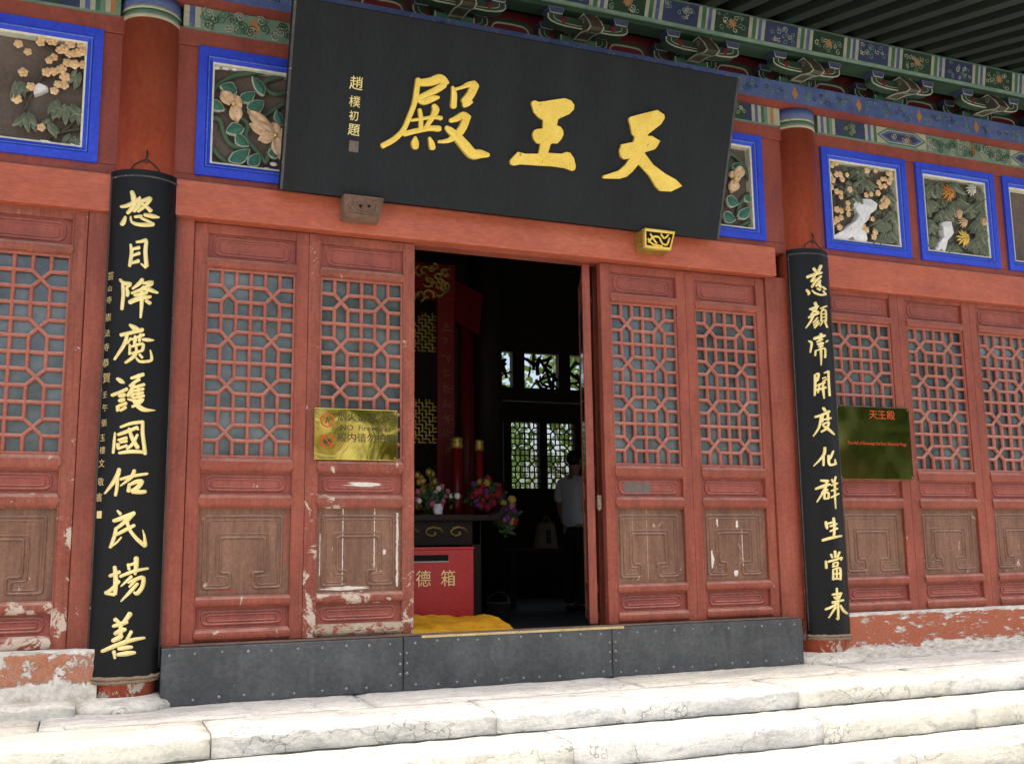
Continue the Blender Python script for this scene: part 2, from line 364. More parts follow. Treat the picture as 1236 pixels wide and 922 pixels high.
def catmull(P, step=4):
    if len(P) < 3: return [tuple(a) for a in P] if len(P) < 2 else [tuple(P[0][k]+(P[1][k]-P[0][k])*i/step for k in range(len(P[0]))) for i in range(step+1)]
    out = []
    for i in range(len(P)-1):
        p0, p1, p2, p3 = P[max(i-1, 0)], P[i], P[i+1], P[min(i+2, len(P)-1)]
        for j in range(step):
            t = j/step
            out.append(tuple(.5*((2*b)+(-a+c)*t+(2*a-5*b+4*c-d)*t*t+(-a+3*b-3*c+d)*t**3) for a, b, c, d in zip(p0, p1, p2, p3)))
    out.append(tuple(P[-1])); return out
def text_obj(body, size, mat, parent, origin, ex, ez, name='lettering', depth=.002, align='CENTER', wx=1.):
    """flat lettering on the plane through origin spanned by ex (reading direction) and ez (up), raised by depth"""
    c = bpy.data.curves.new(name, 'FONT'); c.body = body; c.size = size; c.align_x = align; c.align_y = 'CENTER'; c.extrude = depth/2
    c.resolution_u = 2
    t = bpy.data.objects.new('tmp', c); C.objects.link(t)
    me = bpy.data.meshes.new_from_object(t.evaluated_get(bpy.context.evaluated_depsgraph_get()))
    bpy.data.objects.remove(t)
    ex = Vector(ex).normalized(); ez = Vector(ez).normalized(); n = ex.cross(ez)
    me.transform(Matrix((ex*wx, ez, n)).transposed().to_4x4()); me.transform(Matrix.Translation(Vector(origin)+n*depth/2))
    me.materials.clear(); me.materials.append(MT[mat])
    o = bpy.data.objects.new(name, me); C.objects.link(o)
    if parent: o.parent = parent
    return o

# ================================================================== SETTING
# courtyard ground, porch platform with slabs, steps
g = MB().add([(-90, -120, -.72), (110, -120, -.72), (110, 90, -.72), (-90, 90, -.72)], [(0, 1, 2, 3)]).build('ground', 'ground'); struct(g)

def slab(x0, x1, y0, y1, z0, z1, seed, mat, parent, name='paving_slab'):
    rnd = random.Random(seed); bm = bmesh.new()
    nx = max(2, int((x1-x0)/.07)); ny = max(2, int((y1-y0)/.07))
    gap = .004
    top = {}
    for i in range(nx+1):
        for j in range(ny+1):
            x = x0+gap+(x1-x0-2*gap)*i/nx; y = y0+gap+(y1-y0-2*gap)*j/ny
            e = min(i, nx-i)*.07; e2 = min(j, ny-j)*.07
            edge = (i in (0, nx)) or (j in (0, ny))
            dz = (-.004 - rnd.random()*.006) if edge else rnd.uniform(-.0035, .0035)
            if j == 0: dz -= rnd.random()**2*.022
            top[i, j] = bm.verts.new((x, y+(rnd.uniform(0, .016) if j == 0 else 0), z1+dz))
    for i in range(nx):
        for j in range(ny):
            bm.faces.new((top[i, j], top[i+1, j], top[i+1, j+1], top[i, j+1]))
    loop = [top[i, 0] for i in range(nx+1)] + [top[nx, j] for j in range(1, ny+1)] + [top[i, ny] for i in range(nx-1, -1, -1)] + [top[0, j] for j in range(ny-1, 0, -1)]
    front = lambda q: q.co.y < y0+.03
    n = len(loop)
    e1 = [bm.verts.new((q.co.x, q.co.y-(.004 if front(q) else 0), q.co.z-.004)) for q in loop]
    e2 = [bm.verts.new((q.co.x, q.co.y-(.006+rnd.random()*.004 if front(q) else 0), q.co.z-.010-rnd.random()*.006)) for q in loop]
    e3 = [bm.verts.new(q.co) for q in e2]
    e4 = [bm.verts.new((q.co.x, q.co.y+(rnd.uniform(-.004, .006) if front(q) else 0), (z1+z0)/2)) for q in e2]
    low = [bm.verts.new((q.co.x, q.co.y+(rnd.uniform(0, .012) if front(q) else 0), z0)) for q in loop]
    for a, b in ((loop, e1), (e1, e2), (e3, e4), (e4, low)):
        for k in range(n): bm.faces.new((a[k], b[k], b[(k+1) % n], a[(k+1) % n]))
    me = bpy.data.meshes.new(name); bm.to_mesh(me); bm.free(); me.materials.append(MT[mat])
    me.polygons.foreach_set('use_smooth', [True]*len(me.polygons))
    o = bpy.data.objects.new(name, me); C.objects.link(o); o.parent = parent; return o

plat = struct(MB().box(-6, 14, -.95, .05, -.72, -.125).build('porch_platform', 'stone2'))
k = 0
for (ya, yb, cuts) in ((-.52, .04, (-6, -3.6, -1.9, -.15, 1.55, 3.25, 4.95, 6.6, 8.3, 10, 12, 14)), (-1.0, -.52, (-6, -4, -2.2, -.55, .62, 2.08, 4.02, 5.2, 7.1, 9, 11, 14))):
    for a, b in zip(cuts, cuts[1:]):
        k += 1; slab(a, b, ya, yb, -.118 if ya < -.9 else -.03, 0., k, ('stone', 'stone2')[k % 3 == 0], plat)
for s, (ya, yb, zz) in enumerate(((-1.36, -1.0, -.115), (-1.72, -1.36, -.25), (-2.08, -1.72, -.39), (-2.44, -2.08, -.53))):
    st = struct(MB().box(-6, 14, ya+.03, -.98, -.72, zz-.145).build('stone_step', 'stone2'))
    cuts = [-6 + s*.4, -3.5+.3*s, -1.4+.5*s, .4+.4*s, 2.35-.3*s, 3.9+.2*s, 5.02, 6.9-.2*s, 9, 14]
    for a, b in zip(cuts, cuts[1:]):
        k += 1; slab(a, b, ya, yb, zz-.14, zz, k, ('stone2', 'stone')[k % 3 == 0], st, 'step_stone')

# ------------------------------------------------------------------ columns
COLX = (.253, 5.08); COLY = .12; COLR = .176
def column(x, label):
    t = thing('column', label, 'column', (x, COLY, 0), 'red columns')
    MB().lathe((0, 0, .06), [(COLR+.004, 0), (COLR+.002, .3), (COLR, 1.5), (COLR-.002, 3.99)], 48).build('shaft', 'column', t, True)
    o = MB().lathe((0, 0, -.01), [(.30, 0), (.30, .03), (.285, .05), (.25, .065), (.205, .075), (.2, .08)], 40).build('stone_base', 'stone2', t, True)
    # painted collar under the plate
    MB().lathe((0, 0, 3.27+.875), [(COLR+.002, -.10), (COLR+.0025, -.07)], 40, 0).lathe((0, 0, 3.27+.875), [(COLR+.0025, -.07), (COLR+.0025, -.045)], 40, 1)\
        .lathe((0, 0, 3.27+.875), [(COLR+.0025, -.045), (COLR+.0025, -.02)], 40, 2).lathe((0, 0, 3.27+.875), [(COLR+.0025, -.02), (COLR+.0025, .06)], 40, 3)\
        .build('painted_collar', ['p_white', 'p_green', 'p_white', 'p_blue'], t, True, recalc=False)
    return t
column(COLX[0], 'round red column behind the black couplet board left of the doorway')
column(COLX[1], 'round red column with painted collar behind the black couplet board right of the doorway')

# ------------------------------------------------------------------ beams
def beam(name, x0, x1, y0, y1, z0, z1, mat, label, cat='beam', bev=.008):
    o = MB().box(x0, x1, y0, y1, z0, z1).build(name, mat, bev=bev); return tag(o, label, cat)
BZ0, BZ1 = 2.84, 3.066
LINT = beam('lintel_beam', .36, 4.775, 0, .24, BZ0, BZ1, 'beam', 'long red lintel beam over the doorway under the black name board')
beam('lintel_beam', -3.2, .095, .03, .22, BZ0-.012, BZ1-.008, 'beam', 'red lintel beam over the left side bay beyond the couplet board')
beam('lintel_beam', 5.235, 9.6, .03, .22, BZ0-.03, BZ1, 'beam', 'red lintel beam over the right side bay with the greenish sign')

# door posts
def post(x0, x1, label):
    return tag(MB().box(x0, x1, .06, .2, .30, BZ0+.01).build('door_post', 'red', bev=.006), label, 'post')
post(.405, .550, 'narrow red door post right of the left couplet board')
post(4.712, 4.93, 'red door post between the right door leaves and the right column')
post(-.045, .085, 'narrow red door post left of the left couplet board')
post(5.165, 5.235, 'narrow red door post behind the right couplet board')
MB().box(.552, 4.71, .10, .2, 2.832, BZ0+.006).build('head_strip', 'red', LINT)

# ------------------------------------------------------------------ door leaves
HF_ = .10
ZB = CAMZ-.547                                     # bottom of the leaves
LV = dict(top=1.93, pA=(1.875, 1.725), lat=(1.66, .52), pB=(.43, .305), pC=(.22, -.28), pD=(-.35, -.465), bot=-.54)
def zl(v): return (v-LV['bot'])*1.0127
def rail_mesh(x0, x1, za, zb, mould=True):
    b = MB().box(x0, x1, .004, .05, za, zb)
    if mould:
        h = (zb-za)/2; zc = (za+zb)/2; n = 6; L = []
        for k in range(n+1):
            a = math.pi*k/n; L.append((zc-h*.86*math.cos(a), -.020*math.sin(a)+.0035))
        m = h*.9
        v = []
        for k, (z, y) in enumerate(L):
            s = abs(z-zc); v += [(x0-.012+(m-s)*0+s*.5, y, z), (x1+.012-s*.5, y, z)]
        b.add(v, [(2*k, 2*k+1, 2*k+3, 2*k+2) for k in range(n)] + [tuple(2*k for k in range(n+1)), tuple(2*k+1 for k in range(n+1))[::-1]])
    return b
def rounded_path(P, r, n=4):
    out = []
    N = len(P)
    for i in range(N):
        a, b, c = Vector(P[i-1]), Vector(P[i]), Vector(P[(i+1) % N])
        d1 = (a-b); d2 = (c-b); rr = min(r, d1.length*.45, d2.length*.45)
        p = b+d1.normalized()*rr; q = b+d2.normalized()*rr
        for k in range(n+1):
            t = k/n; out.append(((1-t)**2)*p+2*t*(1-t)*b+t*t*q)
    return out
def leaf_parts(t, w, stile, worn, brown):
    h = zl(LV['top']); red = 'red_worn' if worn else 'red'
    for x0, x1 in ((0, stile), (w-stile, w)):
        bv(MB().box(x0, x1, 0, .055, 0, h).tube([(x1-.004 if x0 == 0 else x0+.004, .002, .01), (x1-.004 if x0 == 0 else x0+.004, .002, h-.01)], .0065, 6).build('stile', red, t), .006)
    xa, xb = stile, w-stile
    rails = [(LV['pA'][0], LV['top'], 0), (LV['lat'][0], LV['pA'][1], 1), (LV['pB'][0], LV['lat'][1], 1), (LV['pC'][0], LV['pB'][1], 1), (LV['pD'][0], LV['pC'][1], 1), (LV['bot'], LV['pD'][1], 1)]
    for a, b, mo in rails: rail_mesh(xa, xb, zl(a), zl(b), mo).build('rail', 'bare_wood' if worn == 2 and a == LV['bot'] else red, t, bev=.002)
    for key in ('pA', 'pB', 'pC', 'pD'):
        z1, z0 = zl(LV[key][0]), zl(LV[key][1])
        pm = ('panel' if brown else 'panel_red') if key == 'pC' else 'panel_red'
        p = MB().box(xa-.004, xb+.004, .027, .04, z0-.004, z1+.004).build('panel', pm, t)
        m = MB(); W, H = xb-xa, z1-z0
        if key != 'pC':
            for ins, r in ((.022, .0085), (.040, .006)):
                m.tube([(q.x, .027, q.y) for q in rounded_path([(xa+ins*1.8, z0+ins), (xb-ins*1.8, z0+ins), (xb-ins*1.8, z1-ins), (xa+ins*1.8, z1-ins)], .05, 6)], r, 6, 0, True)
        else:
            N = [(.36, .92), (.07, .92), (.07, .09), (.91, .09), (.91, .92), (.60, .92), (.60, .745), (.73, .745), (.73, .34), (.25, .34), (.25, .745), (.36, .745)]
            N2 = [(.32, .885), (.115, .885), (.115, .135), (.865, .135), (.865, .885), (.645, .885), (.645, .79), (.775, .79), (.775, .295), (.205, .295), (.205, .79), (.32, .79)]
            for P, r in ((N, .0085), (N2, .005)):
                m.tube([(q.x, .027, q.y) for q in rounded_path([(xa+x*W, z1-y*H) for x, y in P], .02, 4)], r, 6, 0, True)
        m.build('moulding', pm, p, True)
    # lattice
    z1, z0 = zl(LV['lat'][0]), zl(LV['lat'][1]); W, H = xb-xa, z1-z0
    fr = .012
    bd = MB()
    for a in ((xa, xb, z0, z0+fr), (xa, xb, z1-fr, z1), (xa, xa+fr, z0+fr, z1-fr), (xb-fr, xb, z0+fr, z1-fr)):
        bd.box(a[0], a[1], .012, .035, a[2], a[3])
    lat = MB(); x_ = lambda i: xa+fr*.5+(W-fr)*i/6; z_ = lambda j: z1-fr*.5-(H-fr)*j/12
    bw, bd_ = .0245, .024; yb = .040
    def B(i0, j0, i1, j1, dy=0.): lat.bar((x_(i0), z_(j0), yb+dy), (x_(i1), z_(j1), yb+dy), bw, bd_)
    for j in (3, 6, 9): B(0, j, 6, j, .0012)
    B(3, 0, 3, 12, .0004)
    for U in range(2):
        for V in range(4):
            i, j = U*3, V*3
            for a in (1, 2):
                B(i+a, j, i+a, j+1); B(i+a, j+2, i+a, j+3)
            for a in (1, 2):
                B(i, j+a, i+1.02, j+a, .0008); B(i+1.98, j+a, i+3, j+a, .0008)
            B(i+1, j+1, i+2, j+2, .0002); B(i+2, j+1, i+1, j+2, .0016)
    lo = lat.build('lattice', 'lattice', t)
    bd.build('lattice_border', 'lattice', lo, bev=.002)
    MB().box(xa-.003, xb+.003, .047, .051, z0-.003, z1+.003).build('pane', 'pane', t)
def chips(L, w, stile, key, items, mat='chip_pale'):
    z1, z0 = zl(LV[key][0]), zl(LV[key][1]); xa, W, H = stile, w-2*stile, z1-z0; rnd = random.Random(int(L.location.x*50))
    for (u, v, cw, ch) in items:
        n = max(7, int(ch/.03)); A = []; Bq = []
        for k_ in range(n+1):
            tt = k_/n; ww = cw*(.5+.5*rnd.random())*(.25+math.sin(math.pi*min(.97, max(.03, tt)))**.6 if ch < .5 else 1)*.5; off = rnd.uniform(-.15, .15)*cw
            A.append((xa+W*(u+off-ww), z1-H*(v+ch*tt))); Bq.append((xa+W*(u+off+ww), z1-H*(v+ch*tt)))
        m = MB(); vv = [(x, .0262, z_) for x, z_ in A]+[(x, .0262, z_) for x, z_ in Bq]; k2 = n+1
        m.add(vv, [(k_, k_+1, k2+k_+1, k2+k_) for k_ in range(n)]).build('paint_chip', mat, L, recalc=False)
def leaf(x0, w, stile, label, group, worn=False, brown=True, Y=.08):
    t = thing('door_leaf', label, 'door', (x0, Y, ZB), group)
    leaf_parts(t, w, stile, worn, brown); return t
G1 = 'red lattice door leaves of the main doorway'
W1 = .696
L1 = leaf(.554, W1, .078, 'red lattice door leaf next to the left couplet board, without any sign', G1)
L2 = leaf(1.252, W1, .078, 'red lattice door leaf with the brass sign, chipped paint at its foot', G1, worn=2)
L3 = leaf(3.316, W1, .078, 'red lattice door leaf with a small grey plate, right beside the open doorway', G1)
L4 = leaf(4.013, W1, .078, 'red lattice door leaf with white paint chips on its lower panel, beside the right post', G1)
G2 = 'red lattice doors of the side bays'
W2 = .758
LB = leaf(-.045-W2-.003, W2, .082, 'red lattice door leaf at the left edge, above flaking plaster', G2, worn=True)
LBs = copy_tree(LB); LBs.location.x -= W2+.002; LBs['label'] = 'red lattice door leaf at the far left end, cut by the picture edge'
RB = leaf(5.237, W2, .082, 'red lattice door leaf half behind the dark greenish sign', G2)
for i, lb in enumerate(('red lattice door leaf just right of the greenish sign', 'red lattice door leaf at the right edge of the picture', 'red lattice door leaf beyond the right picture edge')):
    c = copy_tree(RB); c.location.x = 5.237+(W2+.002)*(i+1); c['label'] = lb
OPEN_SRC = copy_tree(L1)
chips(L4, W1, .078, 'pC', [(.24, .12, .03, .13), (.55, .16, .045, .11), (.13, .58, .06, .24), (.5, .86, .09, .08), (.62, .3, .012, .5)])
chips(L2, W1, .078, 'pC', [(.31, .0, .012, .97), (.68, .0, .014, .72), (.955, .05, .03, .9), (.05, .3, .014, .5), (.2, .45, .02, .06), (.8, .5, .05, .06), (.35, .93, .5, .05)])
chips(L2, W1, .078, 'pB', [(.55, .38, .42, .22)])
chips(L3, W1, .078, 'pC', [(.25, .03, .007, .33), (.46, .0, .012, .95), (.56, .2, .04, .05)], 'chip_tan')
chips(L1, W1, .078, 'pC', [(.96, .03, .05, .6), (.04, .08, .02, .12), (.33, .93, .3, .04)], 'panel_red')
# the two middle leaves stand open, swung into the hall
def open_leaf(src, hinge, ang, flip, label):
    c = copy_tree(src); c['label'] = label; c.location = (hinge, .14, ZB)
    c.rotation_euler = (0, 0, R(ang)); return c
OL = open_leaf(OPEN_SRC, 3.262, 66.3, 0, 'red door leaf folded open into the hall, seen edge-on at the right of the doorway')
OL2 = open_leaf(OPEN_SRC, 1.95, 114, 0, 'red door leaf folded open into the hall behind the leaf with the brass sign')
for o_ in list(OPEN_SRC.children_recursive)+[OPEN_SRC]: bpy.data.objects.remove(o_)
tag(MB().box(3.345, 3.46, .26, .34, HF_, 2.86).build('gap_filler', 'red', bev=.005), 'narrow red pivot post in the gap between the open leaf and the next door leaf', 'post')
# added filler keeps bright rear light out of the gap beside the open leaf
hasp = tag(MB().box(3.268, 3.296, .112, .122, 1.10, 1.19).tube([(3.28, .11, 1.17), (3.266, .09, 1.165), (3.266, .088, 1.12), (3.28, .11, 1.115)], .006, 6)
           .ball((3.266, .088, 1.10), .014, 8, 6).build('door_hasp', 'old_wood'), 'small worn metal hasp between the open leaf and the next door leaf', 'hasp')
z = zl(.42)+ZB
pl = MB().box(0, .21, -.006, 0, 0, .095).build('plate', 'grey_plate', L3, bev=.003); pl.location = (.155, .027, zl(.315))

# ------------------------------------------------------------------ threshold
t = thing('threshold', 'high wooden threshold clad in dark riveted metal sheet below the doors', 'threshold', (2.62, 0, 0))
TX0, TX1, TY0, TY1, TZ = .445, 4.80, -.045, .13, .319
def inT(b): b.v = [(x-2.62, y, z) for x, y, z in b.v]; return b
seams = (TX0, 1.845, 3.27, TX1)
for a, b in zip(seams, seams[1:]):
    inT(MB().box(a+.0015, b-.0015, TY0, TY1, .0, TZ)).build('metal_sheet', 'metal', t, bev=.007)
rv = None
def rivet(x, z, r=.0095):
    global rv
    if rv is None:
        rv = MB().lathe((0, 0, 0), [(1, 0), (.9, .35), (.5, .62), (.05, .7)], 8).build('rivet', 'rivet', t, True).data
        o = bpy.data.objects['rivet']
    else:
        o = bpy.data.objects.new('rivet', rv); C.objects.link(o); o.parent = t
    o.location = (x-2.62, TY0+.001, z); o.rotation_euler = (R(90), 0, 0); s = r*random.uniform(.8, 1.15); o.scale = (s, s, s)
for i in range(31):
    x = TX0+.05+i*.1415+random.uniform(-.012, .012)
    rivet(x, TZ-.038+random.uniform(-.006, .006)); rivet(x+random.uniform(-.02, .02), .035+random.uniform(-.006, .006))
for s in seams[1:3]:
    for zz in (.1, .16, .22):
        rivet(s-.02, zz); rivet(s+.022, zz+.004)
inT(MB().box(TX0+.1, TX1-.08, TY0+.02, TY0+.115, TZ+.0015, TZ+.008)).build('wooden_ledge', 'ledge', t, bev=.003)
inT(MB().box(1.96, 3.36, TY0-.004, TY0+.03, TZ-.012, TZ+.004)).build('worn_edge_strip', 'brass_edge', t, bev=.004)

# sill walls under the side bays
def sill(x0, x1, label, mat='plaster'):
    rnd = random.Random(int(x0*10)); bm = bmesh.new(); nx, nz = 60, 10
    gr = [[bm.verts.new((x0+(x1-x0)*i/nx, -.03+rnd.uniform(-.006, .006)-(.012 if j < 3 else 0)*rnd.random(), .33*j/nz)) for j in range(nz+1)] for i in range(nx+1)]
    bk = [bm.verts.new((x0+(x1-x0)*i/nx, .2, .33+rnd.uniform(-.004, .004))) for i in range(nx+1)]
    for i in range(nx):
        for j in range(nz): bm.faces.new((gr[i][j], gr[i+1][j], gr[i+1][j+1], gr[i][j+1]))
        bm.faces.new((gr[i][nz], gr[i+1][nz], bk[i+1], bk[i]))
    me = bpy.data.meshes.new('sill_wall'); bm.to_mesh(me); bm.free(); me.materials.append(MT[mat]); me.polygons.foreach_set('use_smooth', [True]*len(me.polygons))
    o = bpy.data.objects.new('sill_wall', me); C.objects.link(o); return tag(o, label, 'wall')
sill(-3.2, .12, 'low wall of flaking red plaster under the left side bay', 'plaster_bad')
sill(5.15, 9.6, 'low red plaster wall with white flaked stripes under the right side bay')

fs = tag(slab(-.62, .02, -.17, -.02, -.02, .075, 91, 'stone2', None, 'foundation_stone'), 'cracked foundation stone under the flaking plaster at the bottom left', 'stone')
fs = tag(slab(-1.5, -.63, -.19, -.02, -.02, .09, 92, 'stone', None, 'foundation_stone'), 'foundation stone under the flaking plaster beyond the left edge', 'stone')
# ------------------------------------------------------------------ upper zone: red frame boards, blue framed carvings
PY = .06; PZ0, PZ1 = KZ(2.232, .04), KZ(3.066, .04)
PAN = [(-1.86, -.98), (-.89, -.018), (.532, 1.50), (3.725, 4.70), (5.262, 6.115), (6.222, 7.08), (7.18, 8.04)]
PAN = [(KX(a, .04), KX(b, .04)) for a, b in PAN]
def upper(xa, xb, pans, label):
    t = thing('transom_frame', label, 'frame', ((xa+xb)/2, PY, 3.0)); c = (xa+xb)/2
    def b(x0, x1, z0, z1, y0=0., y1=.1, nm='board'):
        MB().box(x0-c, x1-c, y0, y1, z0-3, z1-3).build(nm, 'red_board', t, bev=.004)
    b(xa, xb, BZ1-.02, PZ0+.004); b(xa, xb, PZ1-.004, KZ(3.19, .02), -.012)
    xs = [xa]+[q for p in pans for q in p]+[xb]
    for i in range(0, len(xs), 2):
        if xs[i+1]-xs[i] > .01: b(xs[i]-.004, xs[i+1]+.004, PZ0+.005, PZ1-.005, .001)
upper(-3.2, .1, PAN[0:2], 'dull red boards framing the blue panels left of the left column')
upper(.40, 4.93, PAN[2:4], 'dull red boards framing the blue panels behind the black name board')
upper(5.23, 9.6, PAN[4:7], 'dull red boards framing the blue panels right of the right column')

def carved_panel(i, label):
    x0, x1 = PAN[i]; w_ = x1-x0; h_ = PZ1-PZ0
    t = thing('carved_panel', label, 'panel', ((x0+x1)/2, .04, PZ0), 'blue framed carved panels')
    cx = (x0+x1)/2
    def ring(nm, mat, i0, i1, ya, yb, z2=None):
        # picture-frame ring between insets i0 and i1: front depth goes ya (outer) -> yb (inner)
        b = MB(); o = []
        for ins, y in ((i0, .06), (i0, ya), (i1, yb), (i1, .1)):
            o.append([(x0+ins-cx, y-.0, ins), (x1-ins-cx, y, ins), (x1-ins-cx, y, h_-ins), (x0+ins-cx, y, h_-ins)])
        v = [p for r_ in o for p in r_]
        f = [(4*a+k, 4*a+(k+1) % 4, 4*a+4+(k+1) % 4, 4*a+4+k) for a in range(3) for k in range(4)]
        return b.add(v, f).build(nm, mat, t)
    ring('frame', 'blue', 0, .052, 0, 0); ring('frame_moulding', 'blue', .052, .062, .006, .012)
    ring('frame_moulding', 'blue_light', .060, .067, .002, .004); ring('frame_moulding', 'blue', .067, .088, .006, .018); ring('inner_border', 'cream', .088, .10, .018, .022)
    MB().box(x0+.096-cx, x1-.096-cx, .088, .1, .096, h_-.096).build('backing', 'backing', t)
    return t, cx
def loc_pts(t, P, k, o, Y):
    """zoom coordinates -> points local to the panel on the plane Y"""
    b = Vector(t.location); return [pix(o[0]+x*k, o[1]+y*k, Y)-b for x, y in P]
def leaf_shape(b, p, q, wd, lift, mi_c, mi_e, bend=.12):
    p = Vector(p); q = Vector(q); d = q-p; L = d.length; d.normalize(); n = Vector((0, -1, 0)); s = d.cross(n).normalized()
    prof = [(0, .12), (.12, .55), (.32, .98), (.55, .95), (.78, .6), (.92, .25), (1, .02)]
    for sc_, dy, mi in ((1.0, 0., mi_e), (.84, .004, mi_c)):
        v = []
        for tt, ww in prof:
            u = .5+(tt-.5)*(1 if sc_ == 1 else .9)
            c = p+d*L*u+s*math.sin(u*math.pi)*wd*bend+n*dy
            a = ww*wd*.5*sc_
            v += [c-s*a+n*(lift*.2), c+n*lift*.95, c+s*a+n*(lift*.2)]
        m = len(prof); b.add(v, [(3*i+k, 3*i+k+1, 3*i+k+4, 3*i+k+3) for i in range(m-1) for k in (0, 1)], mi)
        if sc_ == 1:   # rim down to the board
            v2 = []
            for side in (0, 2):
                ids = [3*i+side for i in range(m)]; vv = [v[j] for j in ids]; vv2 = [x-n*.025 for x in vv]
                b.add(vv+vv2, [(i, i+1, m+i+1, m+i) for i in range(m-1)], mi)
def blossom(b, c, r, mi_p, mi_c, n=5, rnd=random):
    c = Vector(c); a0 = rnd.random()*6
    for k in range(n):
        a = a0+2*math.pi*k/n; b.ball(c+Vector((math.cos(a)*r*.56, -.004*rnd.random(), math.sin(a)*r*.56)), r*.52, 7, 4, mi_p, 1, .55, 1)
    b.ball(c+Vector((0, -r*.3, 0)), r*.3, 6, 4, mi_c)
def chrys(b, c, r, mi, rnd=random):
    for ring_, n, l in ((0, 11, 1.), (1, 9, .68), (2, 6, .4)):
        for k in range(n):
            a = 2*math.pi*(k+.4*ring_)/n+rnd.uniform(-.1, .1); e = Vector((math.cos(a), -.35*ring_*.5, math.sin(a)))
            b.tube([Vector(c)+e*r*.15+Vector((0, -.008*ring_, 0)), Vector(c)+e*r*.6*l+Vector((0, -.012*ring_-.006, 0)), Vector(c)+e*r*l+Vector((0, -.008*ring_+.004, 0))], [r*.08, r*.14, r*.05], 5, mi)
def sway(P, fn): return [fn(p) for p in P]

# --- carving: camellia vines (left half of the middle bay, traced)
def camellia(i, label, o, k, vines, leaves, flowers, extra=()):
    t, cx = carved_panel(i, label); YB = .125
    for P in vines:
        pts = [Vector(p) for p in catmull([tuple(q) for q in loc_pts(t, P, k, o, YB-.02)], 5)]
        MB().tube(pts, .0175, 8).build('stem', 'green', t, True)
    for (p, q, wd) in leaves:
        a, c = loc_pts(t, [p, q], k, o, YB-.045); b = MB(); leaf_shape(b, a, c, wd*k*.0066, .010, 0, 1); b.build('leaf', ['leaf_green', 'pale_edge'], t, recalc=False)
    for (cen, petals, r) in flowers:
        b = MB(); c = loc_pts(t, [cen], k, o, YB-.06)[0]
        for p in petals:
            q = loc_pts(t, [p], k, o, YB-.05)[0]; m = (q-c)
            tip = c+m*1.45; n_ = 7; d = m.normalized(); sd_ = d.cross(Vector((0, -1, 0))).normalized(); L_ = m.length*1.5; v = []
            for a_ in range(n_+1):
                u_ = a_/n_; ww = (.35+1.0*math.sin(math.pi*min(1, u_*.86+.05)))*r*1.75
                if a_ == n_: ww *= .55
                for e_ in (-1, -.5, 0, .5, 1): v.append(c+d*L_*(.08+.92*u_)*(1-.10*e_*e_*u_)+sd_*ww*e_+Vector((0, -.014*math.sin(u_*2.6)-.012*e_*e_+.004, 0)))
            b.add(v, [(5*a_+k_, 5*a_+k_+1, 5*a_+k_+6, 5*a_+k_+5) for a_ in range(n_) for k_ in range(4)])
            rim_ = [v[5*a_] for a_ in range(n_+1)]+[v[5*n_+k_] for k_ in (1, 2, 3, 4)]+[v[5*a_+4] for a_ in range(n_-1, -1, -1)]
            b.add(rim_+[q_+Vector((0, .03, 0)) for q_ in rim_], [(k_, k_+1, len(rim_)+k_+1, len(rim_)+k_) for k_ in range(len(rim_)-1)])
        b.ball(c+Vector((0, -.012, 0)), r*.75, 8, 5, 1)
        b.build('blossom', ['petal', 'petal_yellow'], t, True)
    for p in extra:
        MB().ball(loc_pts(t, [p], k, o, YB-.03)[0], .016, 8, 5, 0, 1.6, .7, .9).build('rock', 'white_rock', t, True)
    return t
camellia(2, 'blue framed carving of pale camellias and dark vines, left of the black name board', (235, 25), .217,
    [[(95, 390), (170, 330), (260, 300), (380, 290), (500, 305), (640, 330)], [(560, 300), (430, 325), (385, 350), (400, 385), (450, 410), (520, 395)], [(95, 540), (140, 555), (160, 620), (200, 690), (300, 720)],
     [(85, 690), (130, 750), (190, 800), (240, 818)], [(520, 450), (420, 510), (340, 570), (290, 610), (290, 660), (340, 720), (400, 800)], [(290, 612), (292, 570), (255, 540)], [(400, 790), (415, 720), (432, 668)],
     [(600, 330), (640, 450), (620, 600), (680, 760)]],
    [((235, 402), (138, 366), 62), ((248, 445), (335, 398), 52), ((290, 492), (388, 448), 62), ((385, 420), (318, 312), 48), ((90, 445), (168, 498), 52), ((275, 603), (172, 622), 62), ((228, 632), (302, 702), 52),
     ((188, 783), (308, 716), 62), ((298, 806), (356, 738), 55), ((408, 745), (475, 718), 50), ((455, 500), (490, 590), 40), ((560, 480), (650, 520), 60), ((560, 700), (640, 640), 60)],
    [((213, 466), [(168, 418), (228, 432), (232, 532), (243, 492)], .017), ((448, 640), [(345, 545), (352, 595), (385, 652), (438, 590), (468, 725), (500, 640)], .017)],
    [(296, 822), (400, 828), (362, 834), (440, 800), (120, 262), (175, 266), (222, 270)])
camellia(3, 'blue framed carving of a pale flower and green leaves, right of the black name board', (860, 90), .2385,
    [[(80, 395), (130, 430), (165, 490), (195, 560)], [(60, 800), (120, 780), (195, 738)], [(125, 720), (140, 650), (190, 600)], [(40, 600), (70, 520), (90, 440)]],
    [((70, 622), (135, 655), 62), ((55, 702), (118, 738), 62), ((128, 725), (192, 672), 52), ((165, 610), (192, 645), 36), ((98, 470), (150, 452), 40)],
    [((112, 528), [(138, 488), (104, 500), (104, 575), (122, 545)], .018)])
